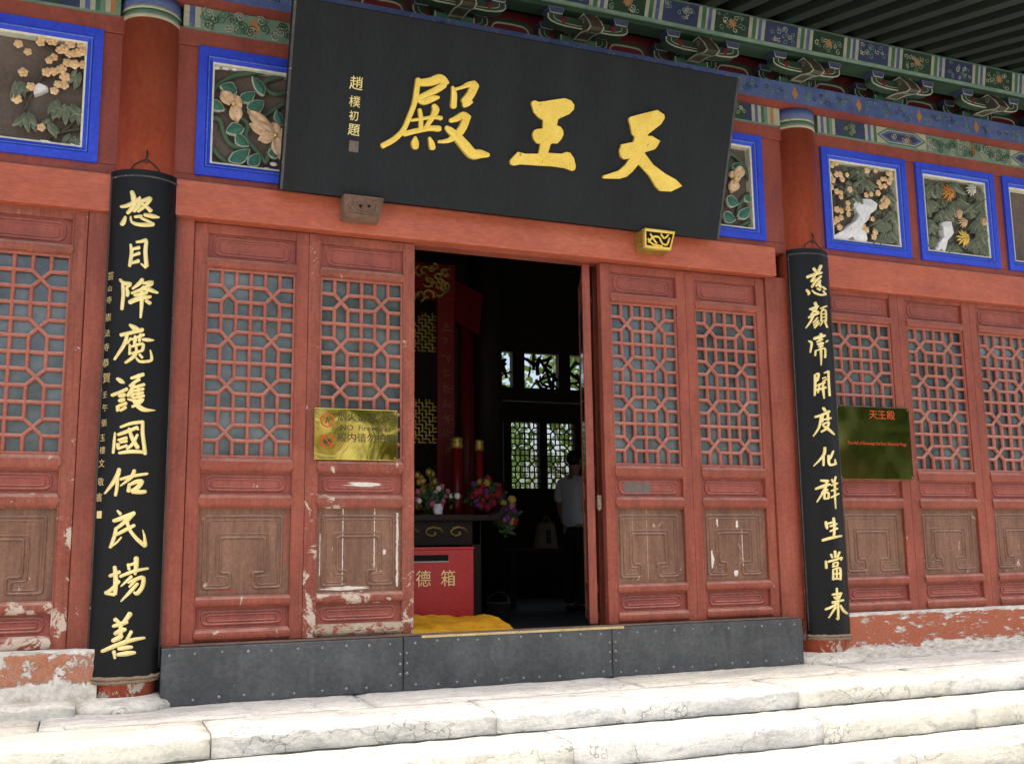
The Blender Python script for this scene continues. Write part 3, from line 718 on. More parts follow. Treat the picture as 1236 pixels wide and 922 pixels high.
# --- carving: plum and bamboo
def bamboo(b, t, cen, k, o, n, L, mi_c, mi_e, rnd, Y=.085, spread=(-2.6, -.5)):
    for j in range(n):
        a = rnd.uniform(*spread); l = L*rnd.uniform(.75, 1.2)
        c = (cen[0]+rnd.uniform(-25, 25), cen[1]+rnd.uniform(-20, 20))
        p, q = loc_pts(t, [c, (c[0]+math.cos(a)*l, c[1]-math.sin(a)*l)], k, o, Y+rnd.uniform(-.02, .012))
        leaf_shape(b, p, q, l*k*.0017, .006, mi_c, mi_e, .05)
def plum_panel(i, label, o, k, flowers, clumps, rocks, vines, L, fr=.022, mums=(), dens=1.4, fill=0):
    t, cx = carved_panel(i, label); rnd = random.Random(i*11); YB = .125
    if vines:
        b = MB()
        for P in vines: b.tube([Vector(p) for p in catmull([tuple(q) for q in loc_pts(t, P, k, o, YB-.02)], 5)], .009, 6)
        stuff(b.build('stems', 'p_brown', t, True))
    b = MB()
    for c in clumps: bamboo(b, t, c[:2], k, o, int(c[2]*dens), L*(c[3] if len(c) > 3 else 1), 0, 1, rnd)
    if fill:      # leaves carved over the whole field behind the main motifs
        for q in range(fill):
            a, e = rnd.random(), rnd.random(); x0, x1 = PAN[i]
            pc_ = Vector((x0+.10+(x1-x0-.2)*a-cx, .075, .10+(PZ1-PZ0-.2)*e)); an = rnd.random()*6.28; l = rnd.uniform(.035, .07)
            leaf_shape(b, pc_, pc_+Vector((math.cos(an)*l, rnd.uniform(-.01, .01), math.sin(an)*l)), l*.34, .006, 0, 1, .1)
    stuff(b.build('bamboo_leaves', ['bamboo', 'bamboo_edge'], t, recalc=False))
    if flowers:
        b = MB()
        for p in flowers: blossom(b, loc_pts(t, [p], k, o, YB-.045-rnd.random()*.015)[0], fr*rnd.uniform(.8, 1.15), 0, 1, 5, rnd)
        stuff(b.build('plum_blossoms', ['petal', 'petal_yellow'], t, True))
    for P in rocks:
        b = MB(); pts = loc_pts(t, P, k, o, .075); n = len(pts); c = sum(pts, Vector())/n
        v = [p for p in pts]+[p+Vector((0, .05, 0)) for p in pts]+[c+(p-c)*.7+Vector((0, -.014, 0)) for p in pts]
        b.add(v, [(k_, (k_+1) % n, n+(k_+1) % n, n+k_) for k_ in range(n)]+[(k_, 2*n+k_, 2*n+(k_+1) % n, (k_+1) % n) for k_ in range(n)]+[tuple(range(2*n, 3*n))])
        b.build('rock', 'white_rock', t)
    for (p, r, mt) in mums:
        b = MB(); chrys(b, loc_pts(t, [p], k, o, .075)[0], r, 0, rnd); b.build('chrysanthemum', mt, t, True)
    return t
plum_panel(1, 'blue framed carving of plum blossom and bamboo at the top left corner', (45, 25), .19,
    [(100, 130), (75, 255), (105, 235), (190, 270), (235, 280), (290, 282), (60, 330), (105, 325), (155, 310), (175, 360), (130, 405), (170, 412), (108, 447), (140, 190), (165, 185), (210, 150), (280, 157), (205, 215), (235, 212), (265, 205), (300, 200), (30, 110), (20, 140), (25, 680), (85, 130), (-60, 200), (-90, 330), (-130, 500), (-40, 420), (-120, 150)],
    [(250, 330, 6), (120, 520, 9), (190, 550, 8), (70, 640, 6), (245, 560, 6), (220, 740, 6), (-60, 600, 10), (-120, 400, 8)],
    [[(-20, 775), (20, 758), (70, 762), (108, 780), (100, 800), (0, 792)], [(195, 795), (215, 780), (245, 790), (240, 812), (205, 812)], [(-30, 420), (10, 395), (60, 415), (70, 435), (30, 455), (-20, 470)]],
    [[(60, 750), (120, 722), (180, 690), (240, 630)], [(140, 715), (200, 700), (270, 690)], [(30, 140), (90, 190), (160, 230)], [(-100, 600), (0, 400), (60, 330)]], 85, .028, (), 1.6)
plum_panel(4, 'blue framed carving of plum blossom around a white rock, right of the right column', (985, 175), .1659,
    [(115, 150), (140, 130), (100, 215), (150, 215), (190, 250), (120, 255), (175, 215), (225, 220), (110, 310), (150, 340), (180, 350), (180, 380), (245, 325), (230, 425), (150, 470), (180, 480), (230, 465), (235, 505), (150, 545), (180, 530), (130, 565), (170, 600), (365, 365), (400, 360), (450, 350), (500, 390), (520, 415), (480, 410), (475, 450), (500, 440), (410, 540), (365, 620), (345, 600), (430, 635), (420, 670), (520, 210), (500, 250), (545, 240), (480, 250), (455, 275), (470, 305), (530, 270), (500, 300), (370, 190), (430, 190), (540, 205), (250, 610)],
    [(320, 190, 14), (360, 270, 10), (480, 560, 14), (520, 650, 14), (290, 380, 7), (540, 370, 8), (460, 690, 10), (250, 280, 6), (560, 500, 8)],
    [[(275, 430), (300, 402), (350, 392), (400, 396), (448, 428), (440, 470), (400, 492), (385, 540), (350, 575), (325, 635), (375, 680), (370, 705), (290, 706), (270, 665), (225, 692), (165, 690), (120, 665), (175, 645), (230, 585), (285, 550), (312, 495), (280, 462)]],
    [[(110, 380), (160, 300), (200, 240)], [(130, 500), (170, 420), (150, 340)], [(380, 590), (430, 480), (470, 380), (500, 250)], [(340, 240), (360, 360)]], 80, .026, (), 2.0, 130)
plum_panel(5, 'blue framed carving of chrysanthemums over dense green leaves at the right edge', (985, 175), .1659,
    [], [(830, 300, 14), (820, 420, 14), (830, 560, 14), (830, 680, 16), (900, 300, 8), (1000, 290, 8), (1020, 420, 12), (930, 480, 12), (1130, 440, 14), (1180, 560, 14), (1150, 700, 16), (1000, 740, 14), (1200, 420, 10), (1060, 400, 10), (1180, 330, 8), (1220, 480, 14), (1215, 640, 14), (1220, 740, 12)],
    [[(910, 565), (945, 555), (985, 558), (1003, 640), (985, 668), (958, 695), (950, 740), (935, 786), (908, 750), (888, 784), (862, 780), (880, 720), (925, 665)]],
    [[(900, 620), (860, 500), (880, 380)], [(1040, 700), (1060, 560), (1100, 420)]], 85, .02,
    [((960, 350), .075, 'petal_orange'), ((1130, 325), .06, 'f_white'), ((1035, 500), .05, 'petal'), ((1070, 565), .05, 'petal'), ((1072, 680), .075, 'petal_yellow'), ((1215, 560), .05, 'petal')], 1.6, 260)
plum_panel(6, 'blue framed carving of bamboo beyond the right picture edge', (985+150, 175+12), .1659, [], [(800, 330, 10), (900, 450, 10), (860, 600, 10), (980, 560, 10)], [], [], 85)
plum_panel(0, 'blue framed carving of bamboo beyond the left picture edge', (45, 25), .19, [], [(-330, 300, 8), (-350, 500, 8), (-430, 400, 8)], [], [], 85)

# ------------------------------------------------------------------ painted beam under the eaves, flat plate, brackets
PBZ0, PBZ1 = KZ(3.175, .02), 4.205
def painted_beam(xa, xb, label, cells):
    t = thing('painted_beam', label, 'beam', ((xa+xb)/2, .02, PBZ0)); c = (xa+xb)/2; H = PBZ1-PBZ0
    MB().box(xa-c, xb-c, 0, .2, 0, H).build('timber', 'p_teal', t, bev=.004)
    mats = ['p_white', 'p_green', 'p_blue', 'p_dgreen', 'p_orange', 'p_teal', 'p_dblue']
    b = MB(); rnd = random.Random(int(xa*100)); lay = [0]
    def quad(P, mi):
        lay[0] += 1; y = -.0012-.00012*(lay[0] % 9); b.add([(x-c, y, z_) for x, z_ in P], [tuple(range(len(P)))], mi)
    def stripe(x, wd, mi): quad([(x, .004), (x+wd, .004), (x+wd, H-.004), (x, H-.004)], mi)
    def scroll(x, z_, r, mi, turns=1.6, s=1):
        a0 = rnd.random()*6; P = []
        for j in range(15):
            a = a0+s*turns*2*math.pi*j/14; q = r*(1-j/17); P.append((x-c+math.cos(a)*q, -.003, z_+math.sin(a)*q))
        b.tube(P, r*.11, 4, mi)
    def roundel(x, r, mi):
        P = [(x+math.cos(2*math.pi*j/20)*r, H/2+math.sin(2*math.pi*j/20)*r) for j in range(20)]; quad(P, mi)
        for j in range(9):
            a = rnd.random()*6.3; q = r*math.sqrt(rnd.random())*.75; scroll(x+math.cos(a)*q, H/2+math.sin(a)*q, r*.3, 0 if j % 2 else 5, 1.3, rnd.choice((1, -1)))
    x = xa
    for kind, wd in cells:
        if x+wd > xb: break
        if kind == 's':
            n = max(3, int(wd/.028)); seq = (0, 2, 0, 1, 5, 0, 4, 0)
            for j in range(n): stripe(x+wd*j/n, wd/n*1.001, seq[j % 8])
        elif kind == 'r': stripe(x, wd, 6); roundel(x+wd/2, min(H*.46, wd*.48), 3)
        elif kind == 'h':
            stripe(x, wd, 0)
            for e, mi in ((0, 1), (.016, 0), (.026, 2), (.05, 6)):
                quad([(x+e*1.4, H/2), (x+wd*.22+e*.4, H-.006-e*.8), (x+wd*.78-e*.4, H-.006-e*.8), (x+wd-e*1.4, H/2), (x+wd*.78-e*.4, .006+e*.8), (x+wd*.22+e*.4, .006+e*.8)], mi)
            for q in range(5): scroll(x+wd*rnd.uniform(.35, .65), H*rnd.uniform(.35, .65), .03, (0, 4)[q % 2], 1.4)
        elif kind == 'g':
            stripe(x, wd, 5); n = int(wd/.05)
            for j in range(n*3): scroll(x+wd*rnd.uniform(.04, .96), H*rnd.uniform(.15, .85), .034, (0, 1, 3)[j % 3], 1.5, rnd.choice((1, -1)))
            P = [(x+wd*.55+math.cos(2*math.pi*j/10)*.03, H/2+math.sin(2*math.pi*j/10)*.055) for j in range(10)]; quad(P, 4)
        x += wd
    stuff(b.build('painted_pattern', mats, t, recalc=False)); return t
painted_beam(5.262, 9.6, 'painted green and blue beam with scroll patterns above the right blue panels', [('s', .17), ('r', .30), ('s', .12), ('h', .52), ('g', .95), ('h', .5), ('s', .14), ('r', .3), ('s', .14), ('h', .5), ('g', .6)])
painted_beam(.435, 4.90, 'painted green beam with stripes behind the black name board', [('s', .10), ('g', .6), ('h', .5), ('g', .5), ('r', .3), ('g', 1.2), ('h', .5), ('g', .26), ('r', .24), ('s', .26)])
painted_beam(-3.2, .07, 'painted green beam with scroll patterns left of the left column', [('g', .8), ('h', .5), ('g', .8), ('h', .52), ('s', .12), ('r', .3), ('s', .2)])

t = thing('plate_beam', 'flat blue painted plate with orange diamonds under the eave brackets', 'beam', (3.2, -.1, 4.207))
bp = MB().box(-6.4, 6.4, 0, .42, 0, .16); bp.m = [0]*len(bp.m); bp.m[0] = 1
bp.build('timber', ['p_blue', 'red_board'], t, recalc=False)
b = MB(); rnd = random.Random(5); x = -6.3; j = 0
while x < 6.3:
    zc = .08
    b.add([(x-.03, -.0022, zc), (x, -.0022, .02), (x+.03, -.0022, zc), (x, -.0022, .14)], [(0, 1, 2, 3)], 0)
    for q in range(15):
        xx = x+.08+rnd.random()*.46; P = []
        r = rnd.uniform(.016, .03); a0 = rnd.random()*6; zq = rnd.uniform(.035, .125)
        for e in range(9): P.append((xx+math.cos(a0+e*.8)*r*(1-e/11), -.0022, zq+math.sin(a0+e*.8)*r*(1-e/11)))
        b.tube(P, .0035, 4, 1+(q % 3 == 0))
    x += .62; j += 1
stuff(b.build('painted_pattern', ['p_orange', 'p_teal', 'p_dblue'], t, recalc=False))

# padding boards and bracket sets
ZP = 4.367
SP = .94; X0 = 2.66
def outline(b, P, y, r, mi, closed=False): b.tube([(x, y, z_) for x, z_ in P], r, 5, mi, closed)
def bracket_set(x, label):
    t = thing('bracket_set', label, 'bracket', (x, .1, ZP), 'painted eave bracket sets')
    # base block, tapered
    for a, b_, z0, z1 in ((.115, .14, 0, .03), (.14, .14, .03, .075)):
        v = [(-a, -a, z0), (a, -a, z0), (a, a*.0, z0), (-a, a*.0, z0), (-b_, -b_, z1), (b_, -b_, z1), (b_, 0, z1), (-b_, 0, z1)]
        MB().add(v, [(3, 2, 1, 0), (4, 5, 6, 7), (0, 1, 5, 4), (1, 2, 6, 5), (2, 3, 7, 6), (3, 0, 4, 7)]).build('base_block', 'p_green' if z0 else 'p_dgreen', t, bev=.004)
    ob = MB(); outline(ob, [(-.14, .074), (-.14, .032), (-.115, .003), (.115, .003), (.14, .032), (.14, .074)], -.142, .0055, 0); ob.build('white_outline', 'p_white', t)
    def arm(hl, z0, y0, y1, hh, nm='lateral_arm'):
        P = [(-hl, hh), (-hl, hh*.55), (-hl*.93, hh*.3), (-hl*.78, hh*.1), (-hl*.55, 0), (hl*.55, 0), (hl*.78, hh*.1), (hl*.93, hh*.3), (hl, hh*.55), (hl, hh)]
        a = MB().prism(P, lambda px, pz, d: (px, y0+d, z0+pz), y1-y0).build(nm, 'p_dgreen', t)
        q = MB(); outline(q, [(px, z0+pz) for px, pz in P], y0-.001, .0055, 0)
        outline(q, [(px*.86, z0+pz*.72+.02) for px, pz in P], y0-.001, .0025, 0); q.build('white_outline', 'p_white', a)
        for sx in (-1, 1):
            e = MB(); cxx = sx*(hl-.055)
            e.add([(cxx-.045, y0-.006, z0+hh), (cxx+.045, y0-.006, z0+hh), (cxx+.045, y1+.006, z0+hh), (cxx-.045, y1+.006, z0+hh), (cxx-.062, y0-.02, z0+hh+.047), (cxx+.062, y0-.02, z0+hh+.047), (cxx+.062, y1+.02, z0+hh+.047), (cxx-.062, y1+.02, z0+hh+.047)],
                  [(3, 2, 1, 0), (4, 5, 6, 7), (0, 1, 5, 4), (1, 2, 6, 5), (2, 3, 7, 6), (3, 0, 4, 7)]).build('small_block', 'p_dblue', t)
            q = MB(); outline(q, [(cxx-.06, z0+hh+.047), (cxx-.045, z0+hh+.004), (cxx+.045, z0+hh+.004), (cxx+.06, z0+hh+.047)], y0-.016, .004, 0, True); q.build('white_outline', 'p_white', a)
            MB().ball((sx*hl*.62, y0-.002, z0+hh*.62), .026, 10, 5, 0, 1, .25, 1).build('red_disc', 'p_red', a, True)
    arm(.27, .05, -.06, .0, .085); arm(.31, .055, -.30, -.22, .072)
    # outward arm with beak
    P = [(.0, .0), (-.20, .0), (-.28, -.006), (-.40, -.04), (-.435, -.03), (-.40, .03), (-.33, .11), (.0, .11)]
    a = MB().prism(P, lambda yy, pz, d: (-.05+d, yy, .045+pz), .1).build('outward_arm', 'p_brown', t)
    q = MB()
    for xx in (-.0505, .0505): q.tube([(xx, yy, .045+pz) for yy, pz in P], .006, 5, 0, True)
    for j in range(4):
        y0 = -.015-.048*j; q.add([(-.046, y0, .0435), (.046, y0, .0435), (.046, y0-.03, .0435), (-.046, y0-.03, .0435)], [(0, 1, 2, 3)], 1+(j % 2))
    for j in range(3):
        y0 = -.29-.035*j; z0 = .045-.0105-.283*(.035*j); q.add([(-.046, y0, z0), (.046, y0, z0), (.046, y0-.024, z0-.0068), (-.046, y0-.024, z0-.0068)], [(0, 1, 2, 3)], 1+(j % 2))
    for sx in (-.0512, .0512):
        for j in range(5):
            yy, zz = -.03-.072*j, .105; q.tube([(sx, yy+math.cos(e*.8)*.03*(1-e/10), zz+math.sin(e*.8)*.03*(1-e/10)) for e in range(9)], .004, 4, 3)
    q.build('painted_edge', ['p_white', 'p_green', 'p_white', 'p_teal'], a, recalc=False)
    return t
names = ['behind the middle of the name board', 'above the gap between the name board and its right half', 'above the right end of the name board', 'directly above the right red column', 'first right of the right column', 'second right of the right column', 'at the right edge of the picture']
sets = []
for i in range(-1, 6):
    x = X0+SP*(i+.5)
    lbl = {0: 'painted eave bracket set just right of the middle of the name board', 1: 'painted eave bracket set above the right half of the name board', 2: 'painted eave bracket set directly above the right red column',
           3: 'painted eave bracket set first to the right of the right column', 4: 'painted eave bracket set at the right picture edge', -1: 'painted eave bracket set at the top edge left of the middle of the name board', 5: 'painted eave bracket set just beyond the right picture edge'}[i]
    if i == -1: proto = bracket_set(x, lbl)
    else:
        c = copy_tree(proto); c.location.x = x; c['label'] = lbl
for i in range(-1, 6):
    x = X0+SP*i
    nm = {0: 'over the middle of the name board', 1: 'over the right half of the name board', 2: 'between the name board end and the right column', 3: 'right of the right column', 4: 'second right of the right column', -1: 'over the left half of the name board', 5: 'at the right picture edge'}[i]
    t = thing('padding_board', 'dark red bead board '+nm, 'board', (x, .105, ZP), 'red boards between the brackets')
    MB().box(-SP/2+.001, SP/2-.001, 0, .03, 0, .26).build('board', 'p_red', t)
    q = MB(); P = [(-.30, .006), (-.23, .015), (-.18, .045), (-.15, .09), (-.13, .14), (-.08, .16), (.08, .16), (.13, .14), (.15, .09), (.18, .045), (.23, .015), (.30, .006)]
    outline(q, [tuple(a) for a in catmull(P, 3)], -.002, .007, 0); q.build('white_outline', 'p_white', t)
    q = MB(); outline(q, [tuple(a) for a in catmull([(a*1.12+(.012 if a > 0 else -.012), b_+.02) for a, b_ in P], 3)], -.001, .013, 0); q.build('green_outline', 'p_dgreen', t)
    MB().ball((0, -.003, .045), .03, 12, 6, 0, .8, .3, 1).ball((0, -.010, .048), .012, 8, 5, 1, 1, .5, 1).build('bead', ['p_white', 'p_orange'], t, True)
# eave purlin board carried by the brackets
t = thing('eave_beam', 'painted eave beam with blue, green and orange patterns resting on the brackets', 'beam', (3.2, -.2, 4.545))
MB().box(-6.4, 6.4, 0, .14, 0, .035, 0).build('lower_strip', 'p_dgreen', t, bev=.003)
MB().box(-6.4, 6.4, -.012, .15, .037, .26).build('timber', 'p_teal', t, bev=.02)
b = MB(); rnd = random.Random(9); x = -6.3; j = 0
mats = ['p_white', 'p_green', 'p_blue', 'p_dgreen', 'p_orange', 'p_teal', 'p_dblue']
yq = -.0135
def qd(P, mi, e=0.): b.add([(xx, yq-e, zz) for xx, zz in P], [tuple(range(len(P)))], mi)
while x < 6.3:
    for q, (wd, mi) in enumerate(((.03, 0), (.035, 1), (.02, 0), (.03, 2), (.03, 0))):
        qd([(x, .062), (x+wd, .062), (x+wd+.03, .235), (x+.03, .235)], mi); x += wd
    wd = .3; qd([(x, .062), (x+wd, .062), (x+wd+.03, .235), (x+.03, .235)], (3, 6)[j % 2])
    for q in range(16):
        xx = x+.03+rnd.random()*(wd-.05); zz = rnd.uniform(.085, .21); r = rnd.uniform(.014, .026); a0 = rnd.random()*6
        b.tube([(xx+math.cos(a0+e*.8)*r*(1-e/11), yq-.0015, zz+math.sin(a0+e*.8)*r*(1-e/11)) for e in range(9)], .003, 4, (0, 5, 5)[q % 3])
    cxx = x+wd/2+.015
    if j % 2 == 0: qd([(cxx+math.cos(a*math.pi/8)*(.045 if a % 2 else .025), .148+math.sin(a*math.pi/8)*(.045 if a % 2 else .025)) for a in range(16)], 4, .004)
    x += wd; j += 1
stuff(b.build('painted_pattern', mats, t, recalc=False))

# eave: rafters and boarding, hall roof slab
t = thing('eave', 'dark timber eave with green rafters over the facade', 'eave', (3.2, -.2, 4.805))
sl_ = -math.tan(R(13)); ra = MB().box(-.05, .05, 0, 0, 0, 0)
raf = MB(); ya, yb = 1.0, -1.35
raf.add([(-.05, ya, -sl_*0+ya*-sl_), (.05, ya, ya*-sl_), (.05, yb, yb*-sl_), (-.05, yb, yb*-sl_), (-.05, ya, .1+ya*-sl_), (.05, ya, .1+ya*-sl_), (.05, yb, .1+yb*-sl_), (-.05, yb, .1+yb*-sl_)],
        [(0, 1, 2, 3), (7, 6, 5, 4), (0, 4, 5, 1), (1, 5, 6, 2), (2, 6, 7, 3), (3, 7, 4, 0)])
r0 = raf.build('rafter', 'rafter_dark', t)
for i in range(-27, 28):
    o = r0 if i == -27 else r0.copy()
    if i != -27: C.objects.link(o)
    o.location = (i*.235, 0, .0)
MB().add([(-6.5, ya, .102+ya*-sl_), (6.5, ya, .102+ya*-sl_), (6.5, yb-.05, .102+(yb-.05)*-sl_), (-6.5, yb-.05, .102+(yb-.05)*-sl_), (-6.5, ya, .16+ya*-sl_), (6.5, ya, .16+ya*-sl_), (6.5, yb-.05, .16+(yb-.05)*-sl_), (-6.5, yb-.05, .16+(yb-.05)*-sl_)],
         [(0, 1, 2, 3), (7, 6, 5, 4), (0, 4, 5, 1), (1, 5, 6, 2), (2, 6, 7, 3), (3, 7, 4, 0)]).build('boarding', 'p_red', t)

# ------------------------------------------------------------------ name board
BY0, BY1, BZa, BZb = -.10, -.45, CAMZ+2.161, CAMZ+3.262
BX0, BX1 = 1.0245, 4.206
bU = Vector((0, BY1-BY0, BZb-BZa)); BH = bU.length; bU.normalize(); bN = Vector((1, 0, 0)).cross(bU)   # outward normal (towards -y, down)
bO = Vector(((BX0+BX1)/2, BY0, BZa))
NB = thing('name_board', 'large black wooden name board with three gold characters leaning out over the doorway', 'sign', bO)
def onb(s, tt, lift=0.): return Vector((s, 0, 0))+bU*tt+bN*lift
hw = (BX1-BX0)/2
b = MB(); n = 14
b.add([onb(sx*hw, q*BH, d) for d in (0, -.06) for q in (0, 1) for sx in (-1, 1)], [(0, 1, 3, 2), (6, 7, 5, 4), (0, 4, 5, 1), (2, 3, 7, 6), (0, 2, 6, 4), (1, 5, 7, 3)])
b.build('board', 'board', NB, bev=.008)
for sx in (-1, 1):
    MB().add([onb(sx*(hw-.012)+e, q, d) for d in (-.004, .0015) for q in (.004, BH-.004) for e in (-.008, .008)], [(0, 1, 3, 2), (6, 7, 5, 4), (0, 4, 5, 1), (2, 3, 7, 6), (0, 2, 6, 4), (1, 5, 7, 3)]).build('worn_edge', 'board_edge', NB)
def board_hit(px, py):
    d = ray(px, py); tt = (bO-CAM).dot(bN)/d.dot(bN); return CAM+d*tt, bN
def stroke_mesh(b, pts, surf, k, o, lift, org, step=4, mi=0, wmul=1.):
    fl = .9 if lift > .015 else .72
    S = catmull(pts, step)
    # round the ends
    def ext(a, c):
        dx, dy = a[0]-c[0], a[1]-c[1]; L = math.hypot(dx, dy) or 1; e = a[2]*.30*wmul
        return [(a[0]+dx/L*e*f, a[1]+dy/L*e*f, a[2]*g_) for f, g_ in ((.55, .8), (1., .22))]
    S = ext(S[0], S[1])[::-1]+list(S)+ext(S[-1], S[-2])
    N = len(S); v = []
    for i, (x, y, w_) in enumerate(S):
        a = S[max(i-1, 0)]; c = S[min(i+1, N-1)]; dx, dy = c[0]-a[0], c[1]-a[1]; L = math.hypot(dx, dy) or 1
        nx, ny = -dy/L, dx/L; w_ = max(w_, 1)*.5*wmul
        for e, h in ((-1, -.0015), (-.84, lift*fl), (0, lift), (.84, lift*fl), (1, -.0015)):
            p, nn = surf(o[0]+(x+nx*w_*e)*k, o[1]+(y+ny*w_*e)*k); v.append(p+nn*h-org)
    b.add(v, [(5*i+j, 5*i+j+1, 5*i+j+6, 5*i+j+5) for i in range(N-1) for j in range(4)]+[tuple(range(5)), tuple(5*(N-1)+j for j in range(5))], mi)
def outline_char(P, surf, k, o, lift, org):
    bm = bmesh.new(); pts = [surf(o[0]+x*k, o[1]+y*k) for x, y in P]; nn = pts[0][1]
    vb = [bm.verts.new(p-n_*.0015-org) for p, n_ in pts]; vt = [bm.verts.new(p+n_*lift*.6-org) for p, n_ in pts]
    N = len(P)
    for i in range(N): bm.faces.new((vb[i], vb[(i+1) % N], vt[(i+1) % N], vt[i]))
    f = bm.faces.new(vt)
    r = bmesh.ops.inset_region(bm, faces=[f], thickness=.007, depth=0)
    for q in f.verts: q.co += nn*lift*.4
    bmesh.ops.triangulate(bm, faces=[f])
    bmesh.ops.recalc_face_normals(bm, faces=bm.faces)
    me = bpy.data.meshes.new('character'); bm.to_mesh(me); bm.free(); return me
def char(strokes, surf, k, o, lift, org, mat, parent, wmul=1.):
    b = MB()
    for s in strokes: stroke_mesh(b, s, surf, k, o, lift, org, 4, 0, wmul)
    return b.build('character', mat, parent, lift < .015)
char([[(405, 140, 50), (450, 155, 75), (540, 145, 90), (610, 120, 95), (655, 140, 80), (688, 160, 36)], [(655, 175, 70), (580, 225, 70), (490, 265, 60), (425, 300, 62)], [(420, 315, 50), (470, 335, 62), (545, 305, 66), (602, 292, 34)],
      [(415, 125, 50), (402, 230, 55), (380, 350, 52), (330, 480, 50), (280, 590, 52), (200, 675, 58), (85, 740, 58)],
      [(428, 405, 38), (440, 480, 45), (440, 575, 46)], [(560, 368, 48), (578, 410, 74), (545, 480, 56), (505, 540, 46), (468, 590, 40)], [(352, 505, 28), (450, 490, 34), (560, 475, 40), (628, 485, 46)], [(285, 630, 56), (400, 602, 54), (520, 578, 56), (612, 582, 62)],
      [(388, 660, 26), (386, 710, 80), (390, 755, 66)], [(518, 665, 24), (538, 715, 58), (548, 762, 62)],
      [(733, 195, 26), (748, 260, 56), (742, 380, 62)], [(740, 222, 30), (820, 200, 36), (880, 175, 58), (935, 175, 84)], [(940, 180, 90), (905, 260, 86), (850, 335, 92)], [(840, 362, 56), (880, 350, 50), (912, 335, 26)],
      [(712, 508, 42), (780, 485, 66), (835, 450, 56), (885, 480, 52)], [(862, 480, 82), (835, 560, 80), (785, 630, 80), (700, 690, 50), (605, 703, 30)], [(676, 568, 40), (700, 590, 66), (770, 650, 90), (850, 740, 106), (920, 815, 104), (990, 815, 90), (1062, 826, 46)]],
     board_hit, .1302, (450, 80), .022, bO, 'gold', NB)
for P, k_, o_ in (([(370, 150), (375, 120), (410, 108), (450, 128), (520, 118), (640, 98), (740, 85), (810, 110), (845, 160), (840, 210), (790, 260), (700, 300), (665, 320), (650, 385), (690, 400), (720, 440), (725, 490), (700, 540), (660, 585), (600, 585), (580, 600), (555, 690), (620, 695), (710, 700), (760, 680), (800, 690), (840, 750), (862, 840), (850, 880), (820, 892), (740, 860), (600, 840), (450, 832), (250, 818), (180, 832), (140, 820), (130, 780), (170, 730), (220, 680), (260, 690), (300, 700), (450, 700), (470, 590), (430, 585), (395, 540), (380, 480), (400, 440), (440, 425), (495, 420), (500, 330), (440, 290), (400, 240)], .1085, (600, 110)),
                  ([(315, 110), (330, 98), (430, 70), (600, 28), (670, 75), (675, 110), (640, 170), (510, 270), (500, 290), (545, 290), (630, 340), (600, 395), (575, 425), (490, 450), (470, 460), (560, 580), (680, 670), (790, 730), (852, 795), (740, 850), (630, 845), (585, 800), (520, 690), (410, 575), (350, 650), (290, 700), (220, 722), (50, 718), (55, 690), (210, 640), (280, 580), (325, 515), (265, 527), (230, 500), (220, 440), (240, 375), (360, 350), (375, 300), (345, 270), (330, 180), (315, 140)], .1193, (720, 130))):
    me = outline_char(P, board_hit, k_, o_, .022, bO); me.materials.append(MT['gold']); o = bpy.data.objects.new('character', me); C.objects.link(o); o.parent = NB
def board_text(s, px, py, hpx, mat, nm='inscription', wx=1.):
    p, _ = board_hit(px, py); q, _ = board_hit(px, py+hpx)
    return text_obj(s, (q-p).length*.98, mat, NB, p-bO, (1, 0, 0), bU, nm, .003, 'CENTER', wx)
for s, px, py, h in (('趙', 430, 102, 18), ('樸', 428, 124, 15), ('初', 427, 141, 13), ('題', 427, 158, 16)): board_text(s, px, py, h, 'gilt_pale')
p, _ = board_hit(427, 177); p = p-bO
MB().add([p+Vector((sx*.03, 0, 0))+bU*sz*.034+bN*d for d in (-.001, .0015) for sz in (-1, 1) for sx in (-1, 1)], [(0, 1, 3, 2), (6, 7, 5, 4), (0, 4, 5, 1), (2, 3, 7, 6), (0, 2, 6, 4), (1, 5, 7, 3)]).build('seal', 'grey_plate', NB)
